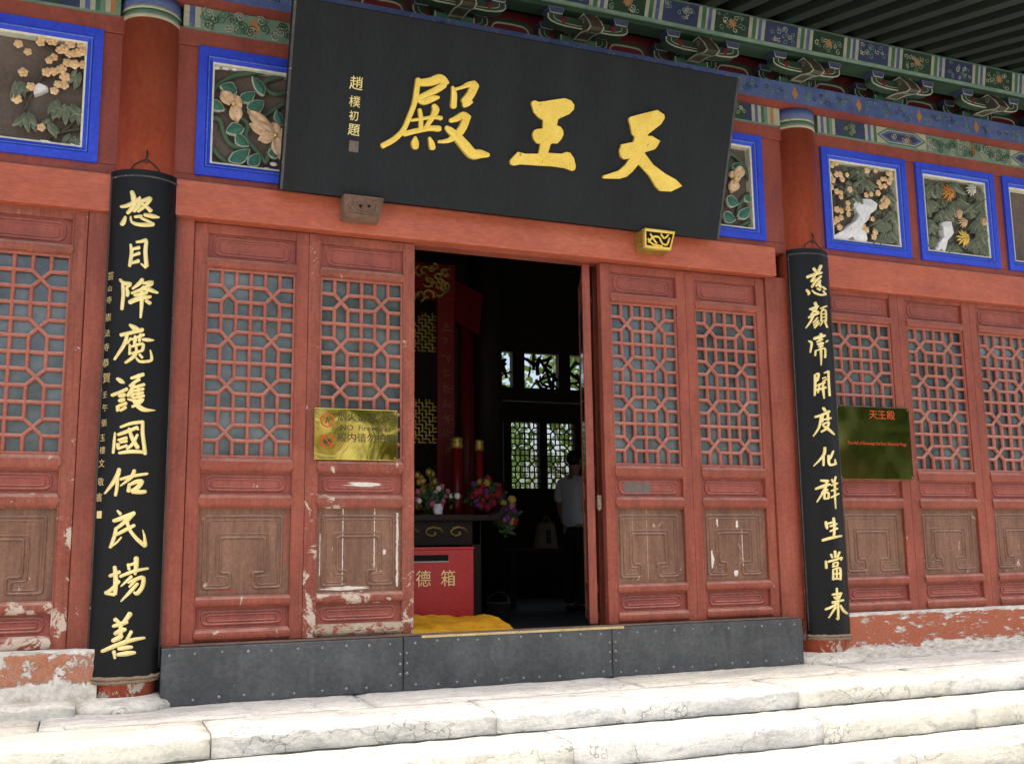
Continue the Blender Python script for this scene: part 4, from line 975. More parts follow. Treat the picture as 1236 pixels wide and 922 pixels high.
# the two carved rests below the board
def rest(x0, x1, label, mat, carved):
    c = (x0+x1)/2; t = thing('board_rest', label, 'bracket', (c, -.02, KZ(2.06, -.1)), 'rests under the name board')
    hw_ = (x1-x0)/2; z0, z1 = .0, .145
    b = MB().add([(-hw_, .02, z1), (hw_, .02, z1), (hw_*.92, .02, z0), (-hw_*.92, .02, z0), (-hw_, -.115, z1), (hw_, -.115, z1), (hw_*.85, -.075, z0+.01), (-hw_*.85, -.075, z0+.01)],
             [(0, 1, 2, 3), (4, 7, 6, 5), (0, 4, 5, 1), (1, 5, 6, 2), (2, 6, 7, 3), (3, 7, 4, 0)])
    b.build('block', mat, t, bev=.006)
    f = lambda s, q, l: Vector((s*hw_*(.85+.15*q), -.075-.04*q-.004-l, z0+.01+(z1-.01)*q))
    if carved: MB().add([f(-.9, .08, 0), f(.9, .08, 0), f(.9, .94, 0), f(-.9, .94, 0)], [(0, 1, 2, 3)]).build('recess', 'slot', t)
    m = MB()
    m.tube([f(a, q, .004) for a, q in ((-.9, .1), (.9, .1), (.92, .93), (-.92, .93))], .013 if carved else .007, 6, 0, True)
    rnd = random.Random(int(x0*7))
    for P in ([(-.7, .3), (-.4, .6), (0, .62), (.25, .35), (.6, .3), (.7, .65)], [(-.6, .75), (-.3, .45), (-.1, .3)], [(.1, .8), (.35, .6), (.6, .8)], [(-.75, .5), (-.5, .3), (-.2, .22), (.3, .2)]):
        m.tube([f(a, q, .006) for a, q in catmull(P, 4)], .008 if carved else .005, 6)
    for q in ((-.15, .5), (.3, .55)):
        if not carved: m.ball(f(q[0], q[1], .004), .01, 8, 5, 1)
    m.build('carving', ['gold' if carved else mat, 'slot'], t, True)
    # tie into the beam
    return t
rest(KX(1.438, -.08), KX(1.70, -.08), 'worn brown wooden rest under the left part of the name board', 'rest_wood', False)
rest(KX(3.60, -.08), KX(3.86, -.08), 'small gilded carved rest under the right part of the name board', 'gold_old', True)

# ------------------------------------------------------------------ couplet boards
PR = .215
def couplet(ci, v1, v0, label, chars, small):
    ox, oy = COLX[ci], COLY; half = R(63)
    z0, z1 = CAMZ+v0, CAMZ+v1
    t = thing('couplet_board', label, 'couplet board', (ox, oy, z0), 'black couplet boards on the columns'); H = z1-z0; org = Vector((ox, oy, z0))
    n = 26; v = []
    for r_ in (PR, PR-.034):
        for zz in (0, H):
            for k in range(n+1):
                a = -half+2*half*k/n; v.append((r_*math.sin(a), -r_*math.cos(a), zz))
    m = n+1; f = []
    for k in range(n):
        f += [(k, k+1, m+k+1, m+k), (2*m+k, 3*m+k, 3*m+k+1, 2*m+k+1), (k, 2*m+k, 2*m+k+1, k+1), (m+k, m+k+1, 3*m+k+1, 3*m+k)]
    f += [(0, m, 3*m, 2*m), (n, 2*m+n, 3*m+n, m+n)]
    bo = MB().add(v, f).build('board', 'black', t); 
    # raised rim and worn foot
    rim = MB()
    def P(a, zz, r_=PR+.001): return (r_*math.sin(a), -r_*math.cos(a), zz)
    e = half-.07
    rim.tube([P(-e, .05), P(-e, H-.04)], .006, 6).tube([P(e, .05), P(e, H-.04)], .006, 6)
    rim.tube([P(-e+2*e*k/20, H-.04) for k in range(21)], .006, 6)
    rim.build('rim_bead', 'board_edge', t, True)
    ft = MB()
    for r_, zz, rad in ((PR+.002, .012, .011), (PR-.004, -.006, .012)): ft.tube([P(-half+2*half*k/24, zz+random.uniform(-.003, .003), r_) for k in range(25)], [rad*random.uniform(.75, 1.2) for k in range(25)], 7)
    ft.build('worn_foot', 'old_wood', t, True)
    hk = MB(); hk.tube([P(-.42, H+.0, PR-.01), P(-.4, H+.035, PR-.03), P(-.2, H+.06, PR-.035), P(0, H+.075, PR-.03), P(.2, H+.055, PR-.035), P(.36, H+.03, PR-.03), P(.38, H, PR-.01)], .004, 5)
    hk.tube([P(0, H+.13, PR-.04), P(0.02, H+.10, PR-.025), P(-.02, H+.075, PR-.025), P(.0, H+.05, PR-.03)], .006, 5)
    hk.build('hanging_wire', 'iron', t, True)
    def hit(px, py):
        d = ray(px, py); c = CAM-Vector((ox, oy, 0))
        a = d.x**2+d.y**2; b_ = 2*(c.x*d.x+c.y*d.y); cc = c.x**2+c.y**2-PR**2; D_ = b_*b_-4*a*cc
        s = (-b_-math.sqrt(D_))/(2*a) if D_ > 0 else -b_/(2*a)
        p = CAM+d*s; nn = Vector((p.x-ox, p.y-oy, 0)).normalized(); return p, nn
    for st, k_, o_ in chars: char(st, hit, k_, o_, .009, org, 'gilt_pale', t, 1.)
    for s, px, py, h in small:
        p, nn = hit(px, py); q, _ = hit(px, py+h); ex = Vector((-nn.y, nn.x, 0))
        if ex.x < 0: ex = -ex
        text_obj(s, (q-p).length*.86, 'gilt_dim', t, p-org+nn*.001, ex, (0, 0, 1), 'inscription', .002)
    return t, hit, org
A = (.1194, (120, 220)); B_ = (.13, (120, 325)); C_ = (.13, (110, 440)); D_ = (.13, (105, 555)); E_ = (.141, (105, 670))
nu = [[(330, 100, 46), (346, 160, 58), (345, 240, 56), (285, 315, 34)], [(222, 250, 30), (300, 232, 44), (405, 172, 44)], [(408, 155, 28), (400, 225, 60), (350, 295, 36)], [(432, 192, 38), (510, 165, 48), (495, 200, 44), (445, 255, 40), (390, 298, 28)], [(430, 215, 36), (475, 250, 38), (520, 292, 46)],
      [(265, 352, 28), (247, 400, 48), (228, 428, 44)], [(318, 350, 18), (326, 400, 28), (380, 425, 38), (470, 432, 44), (545, 430, 38)], [(545, 425, 30), (500, 400, 30), (440, 372, 30), (420, 365, 24)], [(358, 352, 28), (425, 345, 38)], [(455, 330, 36), (540, 346, 48), (602, 358, 16)]]
mu = [[(318, 632, 26), (326, 720, 42), (305, 848, 34)], [(375, 606, 28), (430, 598, 34), (472, 592, 40), (465, 700, 44), (476, 848, 48)], [(470, 860, 36), (420, 826, 16)], [(335, 678, 28), (402, 662, 40)], [(338, 742, 28), (404, 718, 38)], [(328, 818, 28), (396, 796, 44)]]
jiang = [[(195, 98, 26), (225, 128, 38), (288, 138, 38), (255, 170, 28), (264, 215, 38), (258, 248, 30)], [(220, 145, 34), (222, 250, 34), (210, 372, 32)], [(398, 98, 42), (370, 132, 42), (308, 182, 22)], [(405, 132, 28), (488, 124, 44), (430, 168, 38), (300, 224, 24)], [(400, 172, 44), (468, 192, 44), (538, 220, 22)], [(282, 308, 44), (360, 274, 48), (472, 256, 34)], [(325, 242, 28), (400, 228, 38), (440, 216, 34)], [(396, 210, 38), (392, 330, 38), (382, 450, 22)], [(432, 292, 34), (470, 316, 38)]]
mo = [[(285, 518, 30), (325, 545, 52), (362, 562, 42)], [(202, 610, 38), (290, 590, 38), (400, 562, 42)], [(258, 612, 34), (230, 700, 38), (142, 838, 22)], [(292, 640, 24), (262, 690, 22)], [(332, 622, 28), (322, 682, 26)], [(302, 652, 22), (410, 608, 32)], [(382, 602, 28), (370, 668, 34)], [(342, 652, 24), (312, 720, 22)], [(284, 702, 24), (280, 790, 28)], [(290, 722, 22), (400, 692, 32), (400, 750, 34)], [(400, 755, 28), (300, 782, 28)], [(340, 692, 26), (345, 780, 32)], [(402, 652, 28), (455, 656, 36), (502, 660, 12)], [(350, 762, 32), (318, 812, 38), (242, 868, 26)], [(340, 820, 20), (372, 855, 28), (440, 856, 30), (482, 846, 28)], [(484, 840, 30), (482, 800, 24), (470, 750, 10)], [(372, 790, 26), (398, 820, 28)]]
hu = [[(246, 132, 34), (280, 155, 44), (308, 170, 22)], [(196, 285, 32), (260, 260, 34), (335, 226, 34)], [(265, 292, 38), (312, 280, 42)], [(264, 336, 38), (306, 324, 42)], [(250, 390, 42), (246, 430, 28)], [(262, 382, 32), (326, 360, 38)], [(272, 426, 28), (322, 396, 34)], [(372, 126, 28), (430, 110, 38), (484, 92, 38)], [(440, 95, 34), (438, 150, 36)], [(362, 200, 36), (410, 160, 34), (450, 140, 28)], [(402, 190, 28), (375, 230, 34), (342, 290, 36)], [(385, 222, 32), (380, 300, 38)], [(400, 212, 28), (490, 186, 34)], [(396, 246, 26), (484, 226, 32)], [(396, 276, 26), (480, 262, 32)], [(392, 310, 26), (490, 290, 28)], [(440, 192, 28), (440, 310, 28)], [(342, 320, 22), (430, 338, 32), (478, 322, 38), (440, 365, 30), (382, 390, 30)], [(392, 332, 32), (440, 388, 48), (500, 420, 42), (588, 425, 10)]]
guo = [[(224, 632, 16), (216, 720, 28), (206, 820, 24)], [(276, 580, 26), (370, 546, 34), (480, 532, 34)], [(478, 535, 34), (478, 640, 38), (490, 740, 38), (500, 828, 38)], [(262, 820, 28), (370, 806, 38), (498, 812, 32)], [(252, 650, 32), (330, 622, 38), (430, 582, 32)], [(352, 592, 28), (380, 680, 40), (432, 770, 44)], [(256, 700, 28), (330, 680, 34)], [(250, 738, 38), (250, 780, 28)], [(270, 722, 24), (332, 710, 28)], [(252, 780, 28), (332, 750, 28)], [(430, 652, 28), (382, 740, 34), (332, 780, 26)], [(408, 592, 26), (440, 602, 18)]]
you = [[(300, 85, 38), (280, 150, 48), (230, 230, 36), (168, 312, 16)], [(285, 152, 34), (280, 250, 34), (265, 330, 28)], [(312, 180, 28), (420, 150, 34), (558, 128, 26)], [(440, 98, 38), (410, 160, 38), (312, 240, 16)], [(392, 222, 28), (386, 290, 44)], [(392, 232, 28), (460, 202, 44), (512, 202, 40), (465, 260, 48), (420, 288, 42)], [(420, 292, 40), (480, 298, 42), (540, 294, 38)]]
min_ = [[(285, 472, 22), (312, 502, 34)], [(250, 565, 38), (350, 530, 48), (440, 492, 38)], [(440, 492, 34), (370, 560, 44), (282, 630, 32)], [(270, 632, 32), (258, 700, 38), (218, 812, 28)], [(232, 800, 18), (280, 762, 22), (320, 716, 16)], [(280, 690, 32), (370, 642, 38), (440, 606, 32)], [(372, 562, 36), (392, 640, 34), (460, 730, 38), (538, 795, 44)], [(540, 790, 38), (532, 710, 24), (515, 648, 8)]]
yang = [[(238, 98, 32), (246, 200, 44), (240, 330, 38)], [(198, 176, 32), (280, 142, 32)], [(160, 318, 28), (205, 295, 34), (275, 222, 30)], [(162, 326, 26), (235, 336, 32)], [(422, 22, 46), (420, 100, 42), (410, 162, 26)], [(352, 76, 28), (360, 122, 28)], [(352, 86, 22), (420, 66, 32)], [(286, 180, 28), (400, 136, 32), (518, 112, 22)], [(380, 182, 32), (292, 264, 16)], [(352, 234, 22), (420, 204, 32), (480, 192, 38), (472, 270, 38), (430, 325, 38), (402, 316, 22)], [(412, 216, 30), (362, 270, 22)], [(432, 242, 28), (380, 300, 34), (292, 392, 16)]]
shan = [[(240, 548, 40), (272, 572, 32)], [(370, 498, 46), (312, 580, 38)], [(226, 606, 32), (290, 586, 42), (344, 571, 32)], [(240, 670, 36), (290, 646, 46), (330, 632, 32)], [(290, 592, 38), (286, 690, 42)], [(222, 730, 40), (280, 702, 46), (302, 690, 28)], [(132, 820, 32), (250, 770, 42), (380, 726, 38), (488, 706, 26)], [(380, 652, 32), (332, 740, 32)], [(230, 822, 36), (240, 880, 22)], [(270, 800, 32), (330, 790, 42), (384, 785, 28)], [(262, 850, 32), (340, 840, 46), (408, 832, 32)]]
smallL = [(s, x, y, h) for s, x, y, h in zip('芸山寺崇法寺恭賀壬午張玉樓文敬書', [134, 133, 132, 131, 130, 129, 128, 129, 127, 127, 126, 124, 124, 123, 122, 120], [334, 349, 363, 384, 403, 420, 439, 457, 477, 493, 511, 529, 544, 560, 582, 601], [12, 9, 11, 12, 11, 12, 13, 15, 10, 11, 11, 11, 11, 12, 12, 13])]
CL, hitL, orgL = couplet(0, 2.19, -.715, 'tall black couplet board with gold characters and a small inscription on the left column',
    [(nu, *A), (mu, *A), (jiang, *B_), (mo, *B_), (hu, *C_), (guo, *C_), (you, *D_), (min_, *D_), (yang, *E_), (shan, *E_)], smallL)
p, nn = hitL(120, 621); ex = Vector((-nn.y, nn.x, 0)); ex = ex if ex.x > 0 else -ex
MB().add([p-orgL+ex*sx*.017+Vector((0, 0, sz*.02))+nn*d for d in (-.002, .003) for sz in (-1, 1) for sx in (-1, 1)], [(0, 1, 3, 2), (6, 7, 5, 4), (0, 4, 5, 1), (2, 3, 7, 6), (0, 2, 6, 4), (1, 5, 7, 3)]).build('seal', 'gilt_pale', CL)
F1 = (.0867, (955, 310)); G_ = (.1085, (955, 385)); H_ = (.1085, (965, 480)); I_ = (.1085, (970, 570)); J_ = (.1085, (975, 655))
ci = [[(310, 162, 42), (336, 200, 42)], [(410, 128, 46), (372, 220, 42)], [(218, 284, 42), (310, 250, 48), (420, 222, 32)], [(350, 222, 36), (300, 310, 38), (276, 340, 36)], [(276, 342, 40), (335, 315, 40), (325, 360, 38), (285, 420, 38)], [(410, 272, 38), (350, 330, 38), (345, 345, 30)], [(392, 342, 44), (345, 410, 32)], [(400, 330, 30), (390, 390, 36), (412, 420, 42)], [(212, 462, 36), (245, 500, 46), (236, 530, 26)], [(290, 466, 20), (322, 500, 28), (400, 530, 28), (475, 526, 28)], [(475, 524, 26), (440, 472, 14)], [(360, 442, 26), (400, 462, 32)], [(440, 422, 26), (476, 456, 22)]]
yan = [[(330, 642, 44), (346, 680, 46)], [(256, 730, 32), (370, 692, 38)], [(290, 742, 32), (370, 770, 38)], [(352, 722, 32), (272, 808, 32)], [(242, 845, 36), (380, 782, 38)], [(302, 832, 38), (262, 910, 34), (202, 992, 22)], [(362, 850, 28), (302, 920, 22)], [(372, 890, 28), (312, 955, 28)], [(386, 920, 28), (322, 988, 32)], [(402, 720, 22), (485, 688, 28)], [(440, 712, 22), (420, 760, 22)], [(415, 762, 22), (415, 900, 24)], [(422, 756, 22), (474, 746, 24), (480, 900, 24)], [(426, 800, 18), (470, 792, 20)], [(426, 846, 18), (470, 836, 20)], [(422, 894, 18), (470, 882, 20)], [(430, 912, 22), (402, 958, 18)], [(466, 902, 22), (498, 982, 24)]]
chang = [[(192, 246, 20), (226, 270, 34), (210, 372, 20)], [(252, 220, 32), (310, 202, 38), (368, 186, 32)], [(330, 168, 36), (320, 228, 36)], [(282, 254, 22), (342, 228, 26)], [(400, 242, 22), (382, 260, 12)], [(290, 280, 28), (350, 270, 32)], [(302, 310, 22), (346, 300, 28)], [(270, 352, 22), (265, 408, 24)], [(280, 350, 18), (330, 336, 24), (374, 332, 20), (375, 428, 24)], [(326, 262, 28), (330, 400, 26), (330, 516, 12)]]
kai = [[(262, 622, 28), (265, 730, 34), (260, 848, 28)], [(272, 616, 22), (304, 612, 28), (290, 680, 28), (272, 690, 22)], [(276, 656, 18), (300, 650, 20)], [(366, 600, 18), (410, 582, 24)], [(411, 584, 24), (415, 700, 22), (425, 852, 24)], [(346, 660, 18), (382, 650, 20)], [(352, 692, 18), (392, 672, 22)], [(282, 742, 22), (370, 706, 28)], [(282, 790, 28), (380, 762, 28)], [(312, 732, 22), (296, 820, 22)], [(350, 722, 26), (355, 800, 28), (364, 882, 16)]]
du = [[(262, 112, 30), (282, 142, 36)], [(172, 214, 28), (240, 195, 32), (328, 152, 32)], [(240, 202, 28), (215, 330, 30), (152, 428, 16)], [(256, 202, 26), (250, 270, 28)], [(312, 172, 26), (315, 250, 28)], [(242, 250, 20), (345, 226, 24)], [(252, 300, 22), (322, 272, 24), (300, 340, 28), (242, 378, 28)], [(262, 312, 22), (320, 350, 34), (384, 408, 16)]]
hua = [[(280, 555, 32), (265, 640, 34), (158, 758, 16)], [(265, 652, 28), (265, 752, 26)], [(374, 592, 18), (345, 660, 28), (322, 690, 22)], [(320, 642, 26), (325, 720, 30), (345, 748, 28), (398, 736, 28)], [(400, 734, 26), (390, 682, 8)]]
qun = [[(188, 90, 26), (268, 96, 34)], [(132, 184, 28), (220, 152, 38), (290, 132, 26)], [(256, 100, 28), (232, 190, 34), (148, 328, 18)], [(198, 225, 22), (262, 192, 28)], [(230, 222, 22), (230, 292, 34)], [(236, 232, 22), (274, 226, 24), (275, 290, 24)], [(236, 294, 22), (274, 290, 20)], [(310, 78, 20), (325, 110, 24)], [(354, 48, 20), (336, 120, 20)], [(306, 145, 20), (370, 122, 24)], [(306, 205, 20), (370, 182, 24)], [(302, 280, 22), (384, 238, 24)], [(345, 112, 24), (345, 250, 20), (354, 404, 8)]]
sheng = [[(245, 550, 32), (255, 600, 38), (260, 628, 22)], [(266, 570, 22), (312, 556, 26)], [(330, 508, 28), (340, 600, 30), (335, 708, 26)], [(292, 600, 22), (364, 572, 26)], [(292, 655, 22), (370, 622, 26)], [(208, 755, 32), (300, 730, 36), (416, 706, 22)]]
dang = [[(300, 92, 28), (305, 160, 26)], [(256, 126, 24), (270, 164, 24)], [(350, 102, 24), (326, 160, 20)], [(200, 202, 26), (205, 278, 34)], [(226, 210, 26), (310, 186, 28), (374, 162, 24)], [(376, 164, 22), (366, 194, 12)], [(286, 222, 22), (276, 270, 22)], [(290, 226, 18), (330, 216, 20), (326, 256, 20)], [(286, 262, 18), (326, 256, 18)], [(280, 292, 20), (280, 408, 26)], [(286, 296, 18), (355, 282, 24), (360, 408, 24)], [(290, 346, 18), (355, 340, 18)], [(286, 400, 20), (360, 400, 20)], [(320, 292, 18), (320, 398, 18)]]
lai = [[(320, 504, 22), (325, 600, 30), (335, 720, 26), (335, 846, 26)], [(334, 850, 22), (312, 838, 10)], [(272, 576, 26), (368, 560, 28)], [(290, 602, 22), (310, 622, 20)], [(364, 572, 22), (342, 620, 22)], [(272, 664, 32), (390, 636, 26)], [(272, 664, 26), (330, 672, 22)], [(196, 740, 28), (270, 710, 30), (330, 672, 20)], [(310, 712, 28), (232, 832, 18)], [(360, 692, 20), (392, 750, 30), (434, 784, 22)]]
couplet(1, 2.185, -.70, 'tall black couplet board with gold characters on the right column',
    [(ci, *F1), (yan, *F1), (chang, *G_), (kai, *G_), (du, *H_), (hua, *H_), (qun, *I_), (sheng, *I_), (dang, *J_), (lai, *J_)], [])

# ------------------------------------------------------------------ signs on the doors
def sign(name, label, px, Y, mat, cat='sign', tilt=0., depth=.008):
    (x0, y0), (x1, y1) = px
    a = pix(x0, y0, Y); c = pix(x1, y1, Y); cx, cz = (a.x+c.x)/2, (a.z+c.z)/2; hw_, hh = abs(c.x-a.x)/2, abs(a.z-c.z)/2
    t = thing(name, label, cat, (cx, Y, cz)); MB().box(-hw_, hw_, 0, depth, -hh, hh).build('plate', mat, t, bev=.002)
    m = MB()
    for sx in (-1, 1):
        for sz in (-1, 1): m.ball((sx*(hw_-.015), -.001, sz*(hh-.015)), .005, 6, 4)
    m.build('screws', 'brass_edge', t, True)
    return t, hw_, hh
S1, hw1, hh1 = sign('brass_sign', 'shiny brass sign with black lettering on the second door leaf', ((380, 492), (479.5, 556)), .058, 'brass')
def st(t, s, sx, sz, size, mat, wx=1., nm='lettering'): return text_obj(s, size, mat, t, (sx, -.0005, sz), (1, 0, 0), (0, 0, 1), nm, .0015, 'CENTER', wx)
st(S1, '烟火请勿入内', .065, .105, .062, 'print_dark', 1.02); st(S1, 'NO  Fireworks', .06, .04, .05, 'print_dark', 1.05); st(S1, '殿内请勿拍照', .065, -.025, .062, 'print_dark', 1.02)
for zz, mt in ((.085, 'print_red'), (-.045, 'print_red')):
    m = MB(); m.tube([(-.185+math.cos(a*math.pi/12)*.04, -.001, zz+math.sin(a*math.pi/12)*.04) for a in range(24)], .0045, 5, 0, True)
    m.tube([(-.185-.027, -.001, zz+.027), (-.185+.027, -.001, zz-.027)], .004, 5); m.build('prohibition_mark', mt, S1)
    m = MB().box(-.205, -.165, -.0012, -.0002, zz-.014, zz+.012) if mt and zz < 0 else MB().tube([(-.195, -.001, zz-.02), (-.185, -.001, zz+.018), (-.175, -.001, zz-.016)], .004, 5)
    m.build('pictogram', 'print_dark', S1)
S2, hw2, hh2 = sign('greenish_sign', 'dark greenish mirror sign with red lettering beside the right couplet board', ((1008.5, 489), (1103, 579)), .045, 'brass_green', depth=.02)
st(S2, '天王殿', .085, .215, .075, 'print_red', 1.15); st(S2, 'The Hall of Devarajas the Four Heavenly Kings', .02, -.005, .036, 'print_red', .84)

# ================================================================== THE HALL INSIDE
HF = .125
def hbox(nm, *a, mat='hall_dark'): return struct(MB().box(*a).build(nm, mat))
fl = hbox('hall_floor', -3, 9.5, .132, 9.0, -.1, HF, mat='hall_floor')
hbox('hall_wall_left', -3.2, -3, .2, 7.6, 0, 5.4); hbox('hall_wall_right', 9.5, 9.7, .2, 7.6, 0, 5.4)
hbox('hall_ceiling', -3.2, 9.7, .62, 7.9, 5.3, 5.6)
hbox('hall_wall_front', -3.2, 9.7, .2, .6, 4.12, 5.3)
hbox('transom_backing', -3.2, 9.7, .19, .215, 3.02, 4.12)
# rear wall: rails, posts, lattice leaves and openwork panels
RY = 7.6
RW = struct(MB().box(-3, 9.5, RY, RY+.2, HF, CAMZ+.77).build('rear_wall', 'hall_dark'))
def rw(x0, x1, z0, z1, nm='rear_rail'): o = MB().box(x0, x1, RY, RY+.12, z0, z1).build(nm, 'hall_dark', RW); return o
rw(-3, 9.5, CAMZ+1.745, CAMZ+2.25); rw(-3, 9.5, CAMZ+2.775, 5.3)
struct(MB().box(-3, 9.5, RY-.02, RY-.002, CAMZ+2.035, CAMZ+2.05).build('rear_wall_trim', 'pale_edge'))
prev = -3
lx = []
x = 5.145-.568*3
while x < 9.3: lx.append(x); x += .568
for x in lx:
    rw(prev, x, CAMZ+.77, CAMZ+1.745, 'rear_post'); prev = x+.447
rw(prev, 9.5, CAMZ+.77, CAMZ+1.745, 'rear_post')
latm = None
for x in lx:
    if latm is None:
        m = MB(); W, H = .447, .975; X = lambda i: W*i/6; Z = lambda j: H*j/12
        def B(i0, j0, i1, j1): m.bar((X(i0), Z(j0), .03), (X(i1), Z(j1), .03), .021, .02)
        for j in (0, 3, 6, 9, 12): B(0, j, 6, j)
        for i in (0, 3, 6): B(i, 0, i, 12)
        for U in range(2):
            for V in range(4):
                i, j = U*3, V*3
                for a in (1, 2):
                    B(i+a, j, i+a, j+1); B(i+a, j+2, i+a, j+3); B(i, j+a, i+1, j+a); B(i+2, j+a, i+3, j+a)
                B(i+1, j+1, i+2, j+2); B(i+2, j+1, i+1, j+2)
        lo = m.build('rear_lattice', 'hall_dark'); latm = lo.data
    else:
        lo = bpy.data.objects.new('rear_lattice', latm); C.objects.link(lo)
    lo.parent = RW; lo.location = (x, RY+.02, CAMZ+.77)
ox = []; x = 5.935-.745*4
while x < 9.2: ox.append(x); x += .745
prev = -3; rnd = random.Random(3)
for x in ox:
    rw(prev, x, CAMZ+2.25, CAMZ+2.775, 'rear_post'); prev = x+.555
    m = MB()
    for q in range(22):
        a = rnd.random()*6.28; c = (x+.05+rnd.random()*.455, CAMZ+2.28+rnd.random()*.46); l = rnd.uniform(.06, .17)
        P = [(c[0]-math.cos(a)*l, RY+.05, c[1]-math.sin(a)*l), (c[0]+rnd.uniform(-.03, .03), RY+.05, c[1]+rnd.uniform(-.03, .03)), (c[0]+math.cos(a)*l, RY+.05, c[1]+math.sin(a)*l)]
        P = [(min(max(p[0], x), x+.555), p[1], min(max(p[2], CAMZ+2.25), CAMZ+2.775)) for p in P]
        m.tube([p for p in catmull(P, 4)], rnd.uniform(.014, .03), 5)
    o = stuff(m.build('openwork_carving', 'hall_dark', RW))
rw(prev, 9.5, CAMZ+2.25, CAMZ+2.775, 'rear_post')

hc = pix(586, 500, 4.3)
tag(MB().lathe((hc.x, 4.3, HF), [(.19, 0), (.185, 5.2)], 28).build('hall_column', 'dark_wood', smooth=True), 'dark round column inside the hall between the shrine and the rear lattice', 'column')
# ------------------------------------------------------------------ trees
def leaf_quad(rnd, c, s):
    n = Vector((rnd.gauss(0, 1), rnd.gauss(0, 1), rnd.gauss(0, 1)+.4)).normalized(); a = n.orthogonal().normalized(); a.rotate(Matrix.Rotation(rnd.random()*6.28, 3, n)); b = n.cross(a)
    return [c-a*s, c-b*s*.5, c+a*s, c+b*s*.5]
def tree(x, y, h, r, label, seed, nleaf=5200, z0=-.72):
    t = thing('tree', label, 'tree', (x, y, z0)); rnd = random.Random(seed); m = MB()
    P = [(0, 0, 0), (.05, .03, h*.2), (-.04, .06, h*.4), (.06, 0, h*.6), (0, .05, h*.85)]
    m.tube([Vector(p) for p in catmull(P, 4)], [.2*h/8*(1-.85*i/16) for i in range(17)], 9)
    cl = []
    for k in range(13):
        z_ = h*rnd.uniform(.3, .8); a = rnd.random()*6.28; l = r*rnd.uniform(.5, 1)*(1.1-abs(z_/h-.55))
        e = Vector((math.cos(a)*l, math.sin(a)*l, z_+l*.45)); m.tube([Vector((0, 0, z_)), e*.5+Vector((0, 0, z_*.5+.1)), e], [.055*h/8, .035*h/8, .012*h/8], 6); cl.append((e, r*rnd.uniform(.28, .45)))
        cl.append((e*.6+Vector((0, 0, z_*.45)), r*.3))
    cl.append((Vector((0, 0, h*.9)), r*.4)); m.build('trunk', 'bark', t, True)
    v = []; f = []
    for q in range(nleaf):
        c, rr = rnd.choice(cl); d = Vector((rnd.gauss(0, 1), rnd.gauss(0, 1), rnd.gauss(0, .8))).normalized()*rr*rnd.random()**.45
        i = len(v); v += leaf_quad(rnd, c+d, rnd.uniform(.09, .17)); f.append((i, i+1, i+2, i+3))
    MB().add(v, f).build('crown', 'foliage', t, recalc=False)
for i, (x, y, h, r) in enumerate(((7.5, 14.5, 6.5, 3.0), (11.5, 16, 7.5, 3.3), (4.6, 17, 7, 3.2), (15.5, 15, 6.5, 3))):
    tree(x, y, h, r, ['leafy tree behind the hall seen through the middle rear lattice', 'leafy tree behind the hall seen through the right rear lattice', 'leafy tree behind the hall seen through the left rear lattice', 'leafy tree behind the hall, rightmost behind the rear wall'][i], 20+i, 4200)
for i, (x, y, h, r) in enumerate(((-7, -22, 9, 4), (7.5, -17, 8, 4.2), (20, -18, 9, 4.4))):
    tree(x, y, h, r, ['leafy courtyard tree mirrored in the left window panes', 'leafy courtyard tree mirrored in the brass sign', 'leafy courtyard tree mirrored in the greenish sign'][i], 40+i, (4200, 6500, 8000)[i])

# ------------------------------------------------------------------ kneeling cushion, donation box, altar
def cushion():
    bm = bmesh.new(); nx, ny = 44, 22; x0, x1, y0, y1 = 1.45, 2.80, .30, .98; rnd = random.Random(2); G = {}
    for i in range(nx+1):
        for j in range(ny+1):
            u, v = i/nx, j/ny; e = min(u, 1-u)*(x1-x0); e2 = min(v, 1-v)*(y1-y0); d = min(e, e2)
            rnd_ = min(1, d/.05); top = CAMZ-.575+.075*v
            fold = .014*math.sin(u*23+v*5)*math.sin(v*9+u*7)+.006*math.sin(u*61+v*13)-.03*math.exp(-((u-.55+.08*v)/.012)**2)+.012*math.sin((u*7-v*9))
            z_ = top-.045*(1-rnd_)**2+fold*rnd_
            G[i, j] = bm.verts.new((x0+(x1-x0)*u+.006*math.sin(v*25), y0+(y1-y0)*v+.006*math.sin(u*40), z_))
    for i in range(nx):
        for j in range(ny): bm.faces.new((G[i, j], G[i+1, j], G[i+1, j+1], G[i, j+1]))
    loop = [G[i, 0] for i in range(nx+1)]+[G[nx, j] for j in range(1, ny+1)]+[G[i, ny] for i in range(nx-1, -1, -1)]+[G[0, j] for j in range(ny-1, 0, -1)]
    low = [bm.verts.new((q.co.x+rnd.uniform(-.01, .01), q.co.y+rnd.uniform(-.01, .01), HF)) for q in loop]
    n = len(loop)
    for k_ in range(n): bm.faces.new((loop[k_], low[k_], low[(k_+1) % n], loop[(k_+1) % n]))
    me = bpy.data.meshes.new('kneeling_cushion'); bm.to_mesh(me); bm.free(); me.materials.append(MT['yellow_cloth']); me.polygons.foreach_set('use_smooth', [True]*len(me.polygons))
    o = bpy.data.objects.new('kneeling_cushion', me); C.objects.link(o); return tag(o, 'kneeling bench under a crumpled yellow cloth just inside the doorway', 'cushion')
cushion()
BXY = 1.03; xr = pix(572, 700, BXY).x; ztop = pix(540, 660, BXY).z
DB = thing('donation_box', 'bright red donation box with gold characters and a black slot', 'box', (xr-.42, BXY, HF))
hb = ztop-HF
MB().box(-.42, .42, 0, .42, 0, hb-.02).build('body', 'box_red', DB, bev=.006)
MB().box(-.425, .425, -.004, .425, hb-.02, hb).build('lid', 'box_red', DB, bev=.004)
p = pix(540.5, 673, BXY); zs = p.z-HF
sx1 = pix(541, 673, BXY).x-(xr-.42)
